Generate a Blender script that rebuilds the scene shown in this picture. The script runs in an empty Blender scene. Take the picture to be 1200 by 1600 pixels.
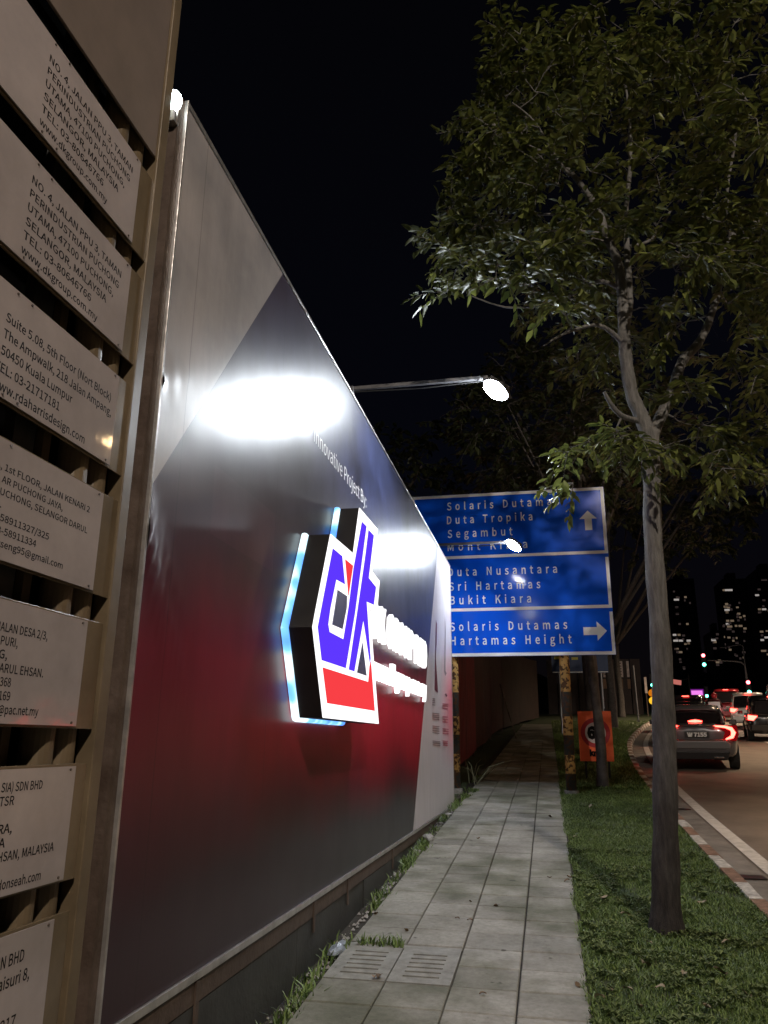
import bpy, bmesh, math, random
import numpy as np
from mathutils import Vector, Matrix

random.seed(7)
rng = np.random.default_rng(7)
C = bpy.context.scene.collection
scene = bpy.context.scene

# ------------------------------------------------------------------ camera, sky, exposure
FOC, IW, IH = 1212.0, 1200.0, 1600.0
CAM = Vector((0, 0, 1.6))
PITCH, YAW, ROLL = math.radians(16.46), math.radians(11.71), math.radians(0.45)
fw = Vector((-math.sin(YAW) * math.cos(PITCH), math.cos(YAW) * math.cos(PITCH), math.sin(PITCH)))
rt = Vector((math.cos(YAW), math.sin(YAW), 0))
up = rt.cross(fw)
RT = rt * math.cos(ROLL) + up * math.sin(ROLL)
UP = RT.cross(fw)
cam_d = bpy.data.cameras.new('camera')
cam_d.sensor_fit = 'VERTICAL'; cam_d.sensor_height = 36; cam_d.lens = 36 * FOC / IH
cam_d.clip_start = 0.05; cam_d.clip_end = 2000
cam = bpy.data.objects.new('camera', cam_d); C.objects.link(cam)
m = Matrix((RT, UP, -fw)).transposed().to_4x4(); m.translation = CAM
cam.matrix_world = m
scene.camera = cam

w = bpy.data.worlds.new('World'); scene.world = w; w.use_nodes = True
nt = w.node_tree; nt.nodes.clear()
wo = nt.nodes.new('ShaderNodeOutputWorld'); bg = nt.nodes.new('ShaderNodeBackground')
tc = nt.nodes.new('ShaderNodeTexCoord'); sp = nt.nodes.new('ShaderNodeSeparateXYZ'); rp = nt.nodes.new('ShaderNodeValToRGB')
nt.links.new(tc.outputs['Generated'], sp.inputs[0]); nt.links.new(sp.outputs['Z'], rp.inputs[0])
rp.color_ramp.elements[0].position = 0.0; rp.color_ramp.elements[0].color = (0.0028, 0.0020, 0.0022, 1)
rp.color_ramp.elements[1].position = 0.9; rp.color_ramp.elements[1].color = (0.0011, 0.0011, 0.0016, 1)
e = rp.color_ramp.elements.new(0.32); e.color = (0.0014, 0.0016, 0.0034, 1)
nt.links.new(rp.outputs[0], bg.inputs[0]); bg.inputs[1].default_value = 1.0
nt.links.new(bg.outputs[0], wo.inputs[0])
scene.view_settings.view_transform = 'Standard'; scene.view_settings.look = 'None'
scene.view_settings.exposure = 0.0; scene.view_settings.gamma = 1.0
scene.render.engine = 'CYCLES'
scene.cycles.max_bounces = 6; scene.cycles.sample_clamp_indirect = 4.0
scene.cycles.use_denoising = True

S = 0.0575                                     # the whole street climbs by this much per metre
def gz(y): return S * y
def ray(px, py): return RT * ((px - 600) / FOC) + UP * ((800 - py) / FOC) + fw
def at_x(px, py, X):
    d = ray(px, py); return CAM + d * (X / d.x)
def at_y(px, py, Y):
    d = ray(px, py); return CAM + d * (Y / d.y)
def on_ground(px, py):
    d = ray(px, py); return CAM + d * (1.6 / (S * d.y - d.z))

# ------------------------------------------------------------------ helpers
def tag(o, label=None, cat=None, group=None, kind=None):
    if label: o['label'] = label
    if cat: o['category'] = cat
    if group: o['group'] = group
    if kind: o['kind'] = kind
    return o
def root(name, loc, label, cat, group=None, rz=0):
    o = bpy.data.objects.new(name, None); C.objects.link(o); o.location = loc; o.rotation_euler = (0, 0, rz)
    o.empty_display_size = 0.2
    return tag(o, label, cat, group)
def link(name, me, mat=None, parent=None):
    o = bpy.data.objects.new(name, me); C.objects.link(o)
    if mat and not me.materials: me.materials.append(mat)
    if parent: o.parent = parent
    return o
class MB:
    """collects shapes, becomes one mesh object"""
    def __init__(s): s.v = []; s.f = []
    def add(s, vs, fs):
        n = len(s.v); s.v += [tuple(v) for v in vs]; s.f += [tuple(i + n for i in f) for f in fs]; return s
    def box(s, a, b):
        x0, y0, z0 = a; x1, y1, z1 = b
        return s.add([(x0,y0,z0),(x1,y0,z0),(x1,y1,z0),(x0,y1,z0),(x0,y0,z1),(x1,y0,z1),(x1,y1,z1),(x0,y1,z1)],
                     [(0,3,2,1),(4,5,6,7),(0,1,5,4),(1,2,6,5),(2,3,7,6),(3,0,4,7)])
    def obox(s, c, ax, ay, az):
        """box about centre c with half-axis vectors"""
        c = Vector(c); vs = []
        for k in (-1, 1):
            for i, j in ((-1,-1),(1,-1),(1,1),(-1,1)): vs.append(c + ax*i + ay*j + az*k)
        return s.add(vs, [(0,3,2,1),(4,5,6,7),(0,1,5,4),(1,2,6,5),(2,3,7,6),(3,0,4,7)])
    def tube(s, pts, rad, n=8, cap=True):
        pts = [Vector(p) for p in pts]
        if not hasattr(rad, '__len__'): rad = [rad] * len(pts)
        base = len(s.v); prev = None
        for i, p in enumerate(pts):
            d = (pts[min(i+1, len(pts)-1)] - pts[max(i-1, 0)])
            if d.length < 1e-9: d = Vector((0,0,1))
            d.normalize()
            if prev is None:
                a = d.orthogonal().normalized()
            else:
                a = (prev - d * prev.dot(d)); a = a.normalized() if a.length > 1e-6 else d.orthogonal().normalized()
            prev = a; b = d.cross(a)
            for k in range(n):
                t = 2*math.pi*k/n
                s.v.append(tuple(p + (a*math.cos(t) + b*math.sin(t)) * rad[i]))
        for i in range(len(pts)-1):
            for k in range(n):
                a0 = base+i*n+k; a1 = base+i*n+(k+1) % n
                s.f.append((a0, a1, a1+n, a0+n))
        if cap:
            s.f.append(tuple(base+k for k in range(n))[::-1]); L = base+(len(pts)-1)*n
            s.f.append(tuple(L+k for k in range(n)))
        return s
    def prism(s, poly, off):
        """polygon (3-D points) extruded by vector off"""
        n = len(poly); off = Vector(off); p = [Vector(q) for q in poly]
        return s.add(p + [q + off for q in p],
                     [tuple(range(n))[::-1], tuple(range(n, 2*n))] + [(i, (i+1) % n, (i+1) % n + n, i+n) for i in range(n)])
    def mesh(s, name, smooth=False):
        me = bpy.data.meshes.new(name); me.from_pydata(s.v, [], s.f); me.update()
        bm = bmesh.new(); bm.from_mesh(me); bmesh.ops.recalc_face_normals(bm, faces=bm.faces)
        big = [f for f in bm.faces if len(f.verts) > 4]
        if big: bmesh.ops.triangulate(bm, faces=big)
        bm.to_mesh(me); bm.free()
        if smooth:
            for p in me.polygons: p.use_smooth = True
        return me
    def build(s, name, mat, parent=None, smooth=False, bevel=0, label=None):
        o = link(name, s.mesh(name, smooth), mat, parent)
        if bevel:
            b = o.modifiers.new('bevel', 'BEVEL'); b.width = bevel; b.segments = 2; b.limit_method = 'ANGLE'
        if label: o['label'] = label
        return o

# ------------------------------------------------------------------ materials
def mat(name, col, rough=0.6, metal=0.0, spec=0.5, var=0.0, vscale=8.0, bump=0.0, bscale=40.0, emit=None, estr=0.0, coat=0.0, vcol=None, objrand=0.0, trans=0.0):
    m = bpy.data.materials.new(name); m.use_nodes = True; n = m.node_tree; b = n.nodes['Principled BSDF']
    b.inputs['Base Color'].default_value = (*col, 1); b.inputs['Roughness'].default_value = rough
    b.inputs['Metallic'].default_value = metal; b.inputs['Specular IOR Level'].default_value = spec
    b.inputs['Coat Weight'].default_value = coat; b.inputs['Coat Roughness'].default_value = 0.06
    tcn = n.nodes.new('ShaderNodeTexCoord')
    if emit:
        b.inputs['Emission Color'].default_value = (*emit, 1); b.inputs['Emission Strength'].default_value = estr
    last = None
    if var:
        no = n.nodes.new('ShaderNodeTexNoise'); no.inputs['Scale'].default_value = vscale; no.inputs['Detail'].default_value = 6; no.inputs['Roughness'].default_value = .65
        n.links.new(tcn.outputs['Object'], no.inputs[0])
        r = n.nodes.new('ShaderNodeValToRGB'); r.color_ramp.elements[0].position = .3; r.color_ramp.elements[1].position = .7
        d = vcol or tuple(c*(1-var) for c in col); r.color_ramp.elements[0].color = (*d, 1)
        r.color_ramp.elements[1].color = (*[min(1, c*(1+var*.6)) for c in col], 1)
        n.links.new(no.outputs['Fac'], r.inputs[0]); last = r.outputs[0]
        n.links.new(last, b.inputs['Base Color'])
    if objrand:
        oi = n.nodes.new('ShaderNodeObjectInfo'); mr = n.nodes.new('ShaderNodeMapRange')
        mr.inputs['To Min'].default_value = 1-objrand; mr.inputs['To Max'].default_value = 1+objrand*.6
        n.links.new(oi.outputs['Random'], mr.inputs[0])
        mx = n.nodes.new('ShaderNodeVectorMath'); mx.operation = 'SCALE'
        if last: n.links.new(last, mx.inputs[0])
        else: mx.inputs[0].default_value = col
        n.links.new(mr.outputs[0], mx.inputs['Scale']); n.links.new(mx.outputs[0], b.inputs['Base Color'])
    if bump:
        no = n.nodes.new('ShaderNodeTexNoise'); no.inputs['Scale'].default_value = bscale; no.inputs['Detail'].default_value = 5
        n.links.new(tcn.outputs['Object'], no.inputs[0])
        bp = n.nodes.new('ShaderNodeBump'); bp.inputs['Strength'].default_value = bump; bp.inputs['Distance'].default_value = .01
        n.links.new(no.outputs['Fac'], bp.inputs['Height']); n.links.new(bp.outputs[0], b.inputs['Normal'])
    if trans:
        b.inputs['Transmission Weight'].default_value = trans
    return m
def lamp_mat(name, col, s):
    m = bpy.data.materials.new(name); m.use_nodes = True; n = m.node_tree; n.nodes.clear()
    o = n.nodes.new('ShaderNodeOutputMaterial'); e = n.nodes.new('ShaderNodeEmission'); e.inputs[0].default_value = (*col, 1); e.inputs[1].default_value = s
    n.links.new(e.outputs[0], o.inputs[0]); return m

M = {}
M['asphalt'] = mat('asphalt', (.155, .128, .105), .7, var=.35, vscale=1.2, bump=.5, bscale=220)
M['soil'] = mat('soil', (.035, .030, .024), .95, var=.5, vscale=9, bump=1, bscale=60)
M['turf'] = mat('turf', (.032, .056, .018), .95, var=.55, vscale=6, bump=1, bscale=70, vcol=(.028, .024, .014))
def paving():
    m = bpy.data.materials.new('paving_concrete'); m.use_nodes = True; n = m.node_tree; b = n.nodes['Principled BSDF']; L = n.links
    g = n.nodes.new('ShaderNodeNewGeometry'); oi = n.nodes.new('ShaderNodeObjectInfo')
    def noise_(sc, det, ro=.6):
        q = n.nodes.new('ShaderNodeTexNoise'); q.inputs['Scale'].default_value = sc; q.inputs['Detail'].default_value = det; q.inputs['Roughness'].default_value = ro; L.new(g.outputs['Position'], q.inputs[0]); return q.outputs['Fac']
    def ramp(f, p0, c0, p1, c1):
        r = n.nodes.new('ShaderNodeValToRGB'); r.color_ramp.elements[0].position = p0; r.color_ramp.elements[0].color = (*c0,1); r.color_ramp.elements[1].position = p1; r.color_ramp.elements[1].color = (*c1,1); L.new(f, r.inputs[0]); return r.outputs[0]
    def mul(a, c):
        q = n.nodes.new('ShaderNodeMix'); q.data_type = 'RGBA'; q.blend_type = 'MULTIPLY'; q.inputs[0].default_value = 1; L.new(a, q.inputs[6]); L.new(c, q.inputs[7]); return q.outputs[2]
    c = ramp(noise_(2.2, 7), .30, (.19,.185,.155), .68, (.40,.39,.355))
    c = mul(c, ramp(noise_(26, 5, .7), .34, (.74,.74,.72), .60, (1,1,1)))
    c = mul(c, ramp(noise_(1.1, 3), .36, (.66,.69,.58), .56, (1,1,1)))
    c = mul(c, ramp(oi.outputs['Random'], 0, (.72,.72,.71), 1, (1.0,1.0,1.0)))
    st = noise_(9, 3, .5); c = mul(c, ramp(st, .26, (.35,.34,.32), .31, (1,1,1)))
    L.new(c, b.inputs['Base Color']); b.inputs['Roughness'].default_value = .8
    bp = n.nodes.new('ShaderNodeBump'); bp.inputs['Strength'].default_value = .5; bp.inputs['Distance'].default_value = .004; L.new(noise_(90, 4), bp.inputs['Height']); L.new(bp.outputs[0], b.inputs['Normal']); return m
M['tile'] = paving()
M['grate'] = mat('grate_concrete', (.27, .27, .25), .85, var=.35, vscale=12, bump=.3, bscale=120)
M['gutter'] = mat('gutter_concrete', (.20, .18, .16), .85, var=.45, vscale=3, bump=.4, bscale=80)
M['kerb_white'] = mat('kerb_white', (.62, .59, .54), .8, var=.35, vscale=14, bump=.5, bscale=60, vcol=(.25, .22, .19))
M['kerb_black'] = mat('kerb_worn', (.26, .15, .10), .85, var=.5, vscale=12, bump=.5, bscale=60)
M['paint'] = mat('road_paint', (.55, .53, .50), .7, var=.3, vscale=10)
M['black_metal'] = mat('black_metal', (.012, .012, .013), .5, var=.3, vscale=6)
M['matt_black'] = mat('matt_black', (.004,.004,.004), 1.0, spec=0)
M['arm_steel'] = mat('arm_steel', (.16, .16, .17), .5, metal=.5, var=.2, vscale=14)
M['grey_steel'] = mat('galvanised', (.42, .43, .45), .4, metal=.8, var=.2, vscale=14)
M['trim'] = mat('bright_trim', (.55, .53, .52), .3, metal=.75, var=.35, vscale=9, bump=.2, bscale=30)
M['brown_steel'] = mat('brown_steel', (.085, .062, .05), .55, var=.5, vscale=9, bump=.3, bscale=50, vcol=(.045, .028, .02))
M['skirt'] = mat('skirting', (.045, .047, .046), .6, var=.4, vscale=4, bump=.3, bscale=30)
M['beige'] = mat('beige_metal', (.145, .108, .066), .42, var=.3, vscale=4, bump=.12, bscale=14)
M['beige2'] = mat('beige_plate', (.15, .112, .070), .22, var=.22, vscale=5, bump=.1, bscale=8)
M['beige_big'] = mat('beige_sheet', (.15, .118, .10), .5, var=.25, vscale=2.5, bump=.1, bscale=5)
M['acrylic'] = mat('white_acrylic', (.36, .315, .305), .075, var=.18, vscale=3, bump=.16, bscale=5.5)
M['ink'] = mat('black_print', (.006, .005, .005), .7, spec=.15)
M['white_print'] = mat('white_print', (.8, .8, .82), .5)
M['leafA'] = mat('leaf', (.085, .115, .028), .5, var=.6, vscale=2.2, vcol=(.045, .07, .02))
M['leafD'] = mat('leaf_dark', (.03, .042, .016), .7, var=.6, vscale=.8)
M['bark'] = mat('bark', (.20, .18, .16), .9, var=.55, vscale=14, bump=1.0, bscale=45, vcol=(.07, .06, .055))
def bark_painted_shade():      # bark with vertical cracks; canopy shade painted into its colour towards the base
    m = bpy.data.materials.new('trunk_bark_shade_painted'); m.use_nodes = True; n = m.node_tree; b = n.nodes['Principled BSDF']; L = n.links
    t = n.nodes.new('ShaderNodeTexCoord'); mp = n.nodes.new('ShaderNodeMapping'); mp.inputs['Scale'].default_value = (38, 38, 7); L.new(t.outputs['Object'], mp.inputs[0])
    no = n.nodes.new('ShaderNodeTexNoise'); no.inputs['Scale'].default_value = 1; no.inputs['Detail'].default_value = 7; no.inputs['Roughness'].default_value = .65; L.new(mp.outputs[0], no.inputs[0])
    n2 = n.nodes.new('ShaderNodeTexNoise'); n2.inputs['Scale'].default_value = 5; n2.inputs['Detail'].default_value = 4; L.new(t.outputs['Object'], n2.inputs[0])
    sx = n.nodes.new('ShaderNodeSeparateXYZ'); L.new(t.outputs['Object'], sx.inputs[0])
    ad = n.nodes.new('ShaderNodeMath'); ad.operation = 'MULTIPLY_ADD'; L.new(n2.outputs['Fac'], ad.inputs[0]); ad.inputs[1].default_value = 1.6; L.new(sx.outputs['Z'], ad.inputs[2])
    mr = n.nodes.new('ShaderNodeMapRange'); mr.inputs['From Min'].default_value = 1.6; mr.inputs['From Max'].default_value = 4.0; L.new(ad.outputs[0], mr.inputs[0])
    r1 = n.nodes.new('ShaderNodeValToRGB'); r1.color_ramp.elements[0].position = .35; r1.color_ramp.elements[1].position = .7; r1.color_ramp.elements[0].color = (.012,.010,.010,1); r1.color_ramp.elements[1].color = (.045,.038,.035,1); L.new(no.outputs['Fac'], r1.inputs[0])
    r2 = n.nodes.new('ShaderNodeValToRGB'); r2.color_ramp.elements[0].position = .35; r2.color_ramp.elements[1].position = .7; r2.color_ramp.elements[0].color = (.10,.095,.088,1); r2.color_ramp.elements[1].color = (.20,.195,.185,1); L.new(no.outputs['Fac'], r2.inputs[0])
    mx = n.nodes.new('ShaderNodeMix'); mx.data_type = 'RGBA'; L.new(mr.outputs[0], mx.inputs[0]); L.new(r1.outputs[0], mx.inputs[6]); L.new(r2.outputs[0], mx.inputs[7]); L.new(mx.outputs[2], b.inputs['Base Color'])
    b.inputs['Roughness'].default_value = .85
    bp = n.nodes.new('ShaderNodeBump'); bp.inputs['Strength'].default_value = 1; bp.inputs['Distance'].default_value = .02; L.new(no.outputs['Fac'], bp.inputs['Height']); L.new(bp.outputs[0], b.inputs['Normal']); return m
M['bark_shaded'] = bark_painted_shade()
M['barkD'] = mat('bark_dark', (.10, .09, .085), .9, var=.5, vscale=10, bump=.8, bscale=40)
M['dead'] = mat('dead_leaf', (.16, .10, .055), .8, var=.4, vscale=30, objrand=.5)
M['dead2'] = mat('dead_leaf_pale', (.34, .29, .20), .8, var=.4, vscale=30, objrand=.4)
M['rubble'] = mat('rubble', (.32, .31, .30), .9, var=.4, vscale=20, bump=.6, bscale=60)
M['rubber'] = mat('rubber', (.015, .015, .015), .8)
M['glass_dark'] = mat('car_glass', (.012, .010, .011), .08, spec=.7)
M['chrome'] = mat('chrome', (.6, .6, .6), .15, metal=1)
M['sign_blue'] = mat('sign_blue', (.005, .105, .82), .13, spec=.4, var=.04, vscale=1.5)
M['sign_white'] = mat('sign_white', (.86, .90, .95), .4, var=.06, vscale=6)
M['tail'] = lamp_mat('tail_light', (1, .05, .035), 16)
M['tail_dim'] = lamp_mat('tail_light_dim', (1, .03, .02), 3.2)
# ------------------------------------------------------------------ the ground
def sheet(name, poly, mat_, dz=0, kind='structure'):
    o = MB().add([(x, y, gz(y) + dz) for x, y in poly], [tuple(range(len(poly)))]).build(name, mat_); tag(o, kind=kind); return o
def strip(name, left, right, mat_, dz, parent=None, kind='structure'):
    b = MB(); n = len(left)
    b.add([(x, y, gz(y)+dz) for x, y in left] + [(x, y, gz(y)+dz) for x, y in right], [(i, i+1, n+i+1, n+i) for i in range(n-1)])
    o = b.build(name, mat_, parent)
    if kind: tag(o, kind=kind)
    return o
KP = [(1.50,-14),(1.50,0),(1.49,7),(1.53,10.8),(1.62,14.5),(1.80,18.7),(2.12,23.5),(2.75,30),(3.9,38),(5.4,47),(8.3,62),(12.0,80),(20,112),(34,160),(60,240),(95,330)]
def spline(P, step=.3):
    out = []
    for i in range(len(P)-1):
        p0 = Vector(P[max(i-1,0)]); p1 = Vector(P[i]); p2 = Vector(P[i+1]); p3 = Vector(P[min(i+2,len(P)-1)])
        n = max(2, int((p2-p1).length/step)) if p1.y < 60 else 6
        for k in range(n):
            t = k/n
            out.append(.5*((2*p1)+(p2-p0)*t+(2*p0-5*p1+4*p2-p3)*t*t+(3*p1-p0-3*p2+p3)*t**3))
    out.append(Vector(P[-1])); return out
KS = spline(KP)
def offs(ps, d):
    r = []
    for i, p in enumerate(ps):
        t = (ps[min(i+1,len(ps)-1)] - ps[max(i-1,0)]).normalized(); r.append((p.x + t.y*d, p.y - t.x*d))
    return r
sheet('ground', [(-150,-40),(320,-40),(320,420),(-150,420)], M['soil'], -.30)
strip('road', offs(KS, .16), offs(KS, 24), M['asphalt'], -.12)
strip('grass_verge', [(.16 if p.y < 29 else .16-(p.y-29)*.5, p.y) for p in KS], [tuple(p) for p in KS], M['turf'], -.008)
strip('soil_bed', [(-1.52,y) for y in (-14,14,40)], [(-1.30,y) for y in (-14,14,40)], M['soil'], -.035)
strip('verge_behind_sign', [(-9,y) for y in (13.3,60)], [(-1.53,y) for y in (13.3,60)], M['turf'], -.03)
# gutter, seams, painted line
gs = [p for p in KS if p.y < 90]
strip('gutter', offs(gs, .17), offs(gs, .46), M['gutter'], -.112)
for a, b, nm in ((.50, .66, 'edge_line'),):
    strip(nm, offs(gs, a), offs(gs, b), M['paint'], -.112)
# joints of the gutter and drain inlets
inl = MB()
for y0 in (8.6, 13.2, 17.9, 22.8):
    k = min(range(len(KS)), key=lambda i: abs(KS[i].y-y0)); p = KS[k]
    inl.box((p.x+.2, y0-.12, gz(y0)-.108), (p.x+.44, y0+.12, gz(y0)-.1045))
o = inl.build('gutter_inlets', M['black_metal']); tag(o, kind='structure')
# stop line far off where the lane widens
k = min(range(len(KS)), key=lambda i: abs(KS[i].y-33)); p = KS[k]
sheet('bay_line', [(p.x+.75, 33), (p.x+2.2, 33), (p.x+2.2, 33.35), (p.x+.75, 33.35)], M['paint'], -.108)
# lane line
ln = MB()
for y0 in range(22, 90, 7):
    k = min(range(len(KS)), key=lambda i: abs(KS[i].y-y0)); p = KS[k]; q = KS[min(k+8, len(KS)-1)]
    t = (q-p).normalized(); nn = Vector((t.y, -t.x)); a = p+nn*4.6; b = a+t*3
    ln.add([(a.x,a.y,gz(a.y)-.108),(a.x+.12,a.y,gz(a.y)-.108),(b.x+.12,b.y,gz(b.y)-.108),(b.x,b.y,gz(b.y)-.108)], [(0,1,2,3)])
tag(ln.build('lane_line', M['paint']), kind='structure')

# kerb: painted stones, alternately white and worn black
kerb = tag(bpy.data.objects.new('kerb', None), kind='structure'); C.objects.link(kerb)
acc = 0; i = 0; kn = 0
def kpos(s, tab={}):
    if not tab:
        d = 0; tab['d'] = [0]
        for j in range(1, len(KS)): d += (KS[j]-KS[j-1]).length; tab['d'].append(d)
    D = tab['d']; j = int(np.searchsorted(D, s)); j = min(max(j,1), len(D)-1)
    t = (s-D[j-1])/(D[j]-D[j-1]); return KS[j-1].lerp(KS[j], t), (KS[j]-KS[j-1]).normalized()
s0 = 16.0
while kn < 120:
    L = .58 if kn < 46 else .9
    b = MB(); vs = []; nst = 3
    for q in range(nst):
        p, t = kpos(s0 + (L-.02)*q/(nst-1)); nn = Vector((t.y, -t.x))
        w_ = .14 + random.uniform(-.008, .008)
        zt = gz(p.y) + .012 + random.uniform(-.003, .003)
        for d, z in ((0, gz(p.y)-.14), (0, zt), (w_-.03, zt), (w_, zt-.03), (w_+.02, gz(p.y)-.13)):
            c = p + nn*d; vs.append((c.x, c.y, z))
    fs = [(q*5+r, q*5+r+1, q*5+r+6, q*5+r+5) for q in range(nst-1) for r in range(4)] + [(0,1,2,3,4),(14,13,12,11,10)]
    b.add(vs, fs); b.build('kerb_stone', M['kerb_white'] if kn % 2 else M['kerb_black'], kerb)
    s0 += L; kn += 1
p1, _ = kpos(s0)
rest = [p for p in KS if p.y >= p1.y and p.y < 200]
strip('kerb_far', [tuple(p) for p in rest], offs(rest, .15), M['kerb_black'], .0, kerb, None)

# ------------------------------------------------------------------ the paved path
path = tag(bpy.data.objects.new('pavement', None), kind='structure'); C.objects.link(path)
strip('paving_bed', [(-1.375,y) for y in (-14,44)], [(.158,y) for y in (-14,44)], M['soil'], -.022, path, None)
def tile_mesh(w_, l_, seed):
    r = random.Random(seed); b = MB(); c = .006; h = r.uniform(-.002, .002)
    t = [r.uniform(-.0025, .0025)+h for _ in range(4)]
    q = [(0,0),(w_,0),(w_,l_),(0,l_)]; qi = [(c,c),(w_-c,c),(w_-c,l_-c),(c,l_-c)]
    vs = [(x,y,-.03+S*y) for x,y in q] + [(x,y,-.006+t[k]+S*y) for k,(x,y) in enumerate(q)] + [(x,y,t[k]+S*y) for k,(x,y) in enumerate(qi)]
    b.add(vs, [(8,9,10,11)] + [(k,(k+1)%4,(k+1)%4+4,k+4) for k in range(4)] + [(k+4,(k+1)%4+4,(k+1)%4+8,k+8) for k in range(4)])
    return b.mesh('tile')
GAP = .008
tm = [tile_mesh(.3755-GAP, .35-GAP, s) for s in range(8)]
for t_ in tm: t_.materials.append(M['tile'])
cols = [-1.366, -.990, -.614, -.236]
GR0, GR1 = 4.91, 5.56
for r in range(70):
    y = 3.86 + .35*r
    for c, x in enumerate(cols):
        if c < 2 and r in (3, 4): continue              # the two grates take these places
        o = link('tile', tm[random.randrange(8)], None, path); o.location = (x+GAP/2, y, gz(y))
        if c == 3: o.scale.x = 1.0
o = strip('paving_far', [(-1.366,y) for y in (3.86+.35*70,44)], [(.136,y) for y in (3.86+.35*70,44)], M['tile'], -.001, path, None)
def grate(x, y0, label):
    g = root('drain_grate', (x, y0, gz(y0)), label, 'drain grate', 'concrete drain grates in the path')
    W_, L_ = .3755-GAP, .60; nb = 6
    b = MB(); sl0, sl1 = .075, W_-.075; ys = [.09 + i*.078 for i in range(nb)]
    def bx(x0,y_0,x1,y_1,z1=.001):
        b.add([(x0,y_0,-.03+S*y_0),(x1,y_0,-.03+S*y_0),(x1,y_1,-.03+S*y_1),(x0,y_1,-.03+S*y_1),(x0,y_0,z1+S*y_0),(x1,y_0,z1+S*y_0),(x1,y_1,z1+S*y_1),(x0,y_1,z1+S*y_1)],
              [(0,3,2,1),(4,5,6,7),(0,1,5,4),(1,2,6,5),(2,3,7,6),(3,0,4,7)])
    bx(0,0,sl0,L_); bx(sl1,0,W_,L_); prev = 0
    for yy in ys: bx(sl0,prev,sl1,yy); prev = yy+.026
    bx(sl0,prev,sl1,L_)
    b.build('slab', M['grate'], g)
    MB().add([(sl0,.02,-.024),(sl1,.02,-.024),(sl1,L_-.02,-.024+S*L_),(sl0,L_-.02,-.024+S*L_)], [(0,1,2,3)]).build('drain_shaft', M['black_metal'], g)
    return g
grate(cols[0]+GAP/2, 4.92, 'slotted concrete drain grate nearest the billboard, with a tuft of grass growing behind it')
grate(cols[1]+GAP/2, 4.92, 'slotted concrete drain grate in the middle of the path, a bare mortar strip behind it')
strip('mortar_strip', [(-1.36, 5.53), (-1.36, 5.60)], [(-.62, 5.53), (-.62, 5.60)], M['grate'], -.004, path, None)
# ------------------------------------------------------------------ lettering
_capH = None
import os
FONT = None
try:                                            # the sans that ships with Blender, else its built-in face
    p_ = os.path.join(bpy.utils.system_resource('DATAFILES'), 'fonts', 'Noto Sans CJK Regular.woff2')
    if os.path.exists(p_): FONT = bpy.data.fonts.load(p_)
except Exception: FONT = None
def text_mesh(s, bold=.0, extr=.0, res=2, space=1.0):
    cu = bpy.data.curves.new('t', 'FONT'); cu.body = s; cu.size = 1; cu.font = FONT or cu.font; cu.offset = bold; cu.extrude = extr; cu.resolution_u = res
    cu.space_character = space
    o = bpy.data.objects.new('t', cu); C.objects.link(o)
    dg = bpy.context.evaluated_depsgraph_get(); me = bpy.data.meshes.new_from_object(o.evaluated_get(dg))
    bpy.data.objects.remove(o); bpy.data.curves.remove(cu); me.materials.clear(); return me
def text(name, s, org, right, upv, height, width, mat_, parent, bold=.012, depth=0.0, space=1.0, shear=0, lift=.0015):
    """cap height `height`, fitted to `width`; baseline starts at org"""
    global _capH
    if _capH is None:
        t = text_mesh('H'); _capH = max(v.co.y for v in t.vertices)
    me = text_mesh(s, bold, .5 if depth else 0, space=space)
    xs = [v.co.x for v in me.vertices]; x0, x1 = min(xs), max(xs)
    kx = width/(x1-x0) if width else height/_capH; ky = height/_capH
    right = Vector(right).normalized(); upv = Vector(upv).normalized(); nn = right.cross(upv)
    for v in me.vertices:
        x = (v.co.x-x0)*kx; y = v.co.y*ky
        v.co = Vector(org) + right*(x+shear*y) + upv*y + nn*((v.co.z+.5)*depth if depth else 0) + nn*lift
    me.update(); me.name = name
    return link(name, me, mat_, parent)

# ------------------------------------------------------------------ directory board on the left
XB = -1.5
Yv, Zv, Xv = Vector((0,1,0)), Vector((0,0,1)), Vector((1,0,0))
db = root('directory_board', (XB, 1.9, gz(1.9)), 'tall beige directory board with white company plates stacked one above another', 'directory board')
Minv = Matrix.Translation(-db.location)
def local(o): o.matrix_parent_inverse = Minv; return o
# upright members behind the plates
for (y, r, nm) in ((2.385,.050,'round_post'), (2.265,.052,'round_post')):
    local(MB().tube([(XB-.075,y,gz(y)-.1),(XB-.075,y,5.9)], r, 20, True).build(nm, M['beige'], db, smooth=False))
local(MB().box((XB-.15,2.155,0.0),(XB-.12,2.195,5.9)).build('flat_post', M['beige'], db))
local(MB().box((XB-.17,2.02,0.0),(XB-.13,2.125,5.9)).build('flat_post', M['skirt'], db, label='dark grey flat post'))
for zz in (.70, 2.25, 4.1):
    local(MB().box((XB-.155,1.0,zz-.02),(XB-.152,2.44,zz+.02)).build('cross_rail', M['black_metal'], db))
local(MB().box((XB-.06,2.462,0.05),(XB+.006,2.522,5.75)).build('edge_post', M['beige'], db, bevel=.004))
local(MB().box((XB-.50,0.6,-.2),(XB-.46,4.2,5.15)).build('back_sheet', M['matt_black'], db))
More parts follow.
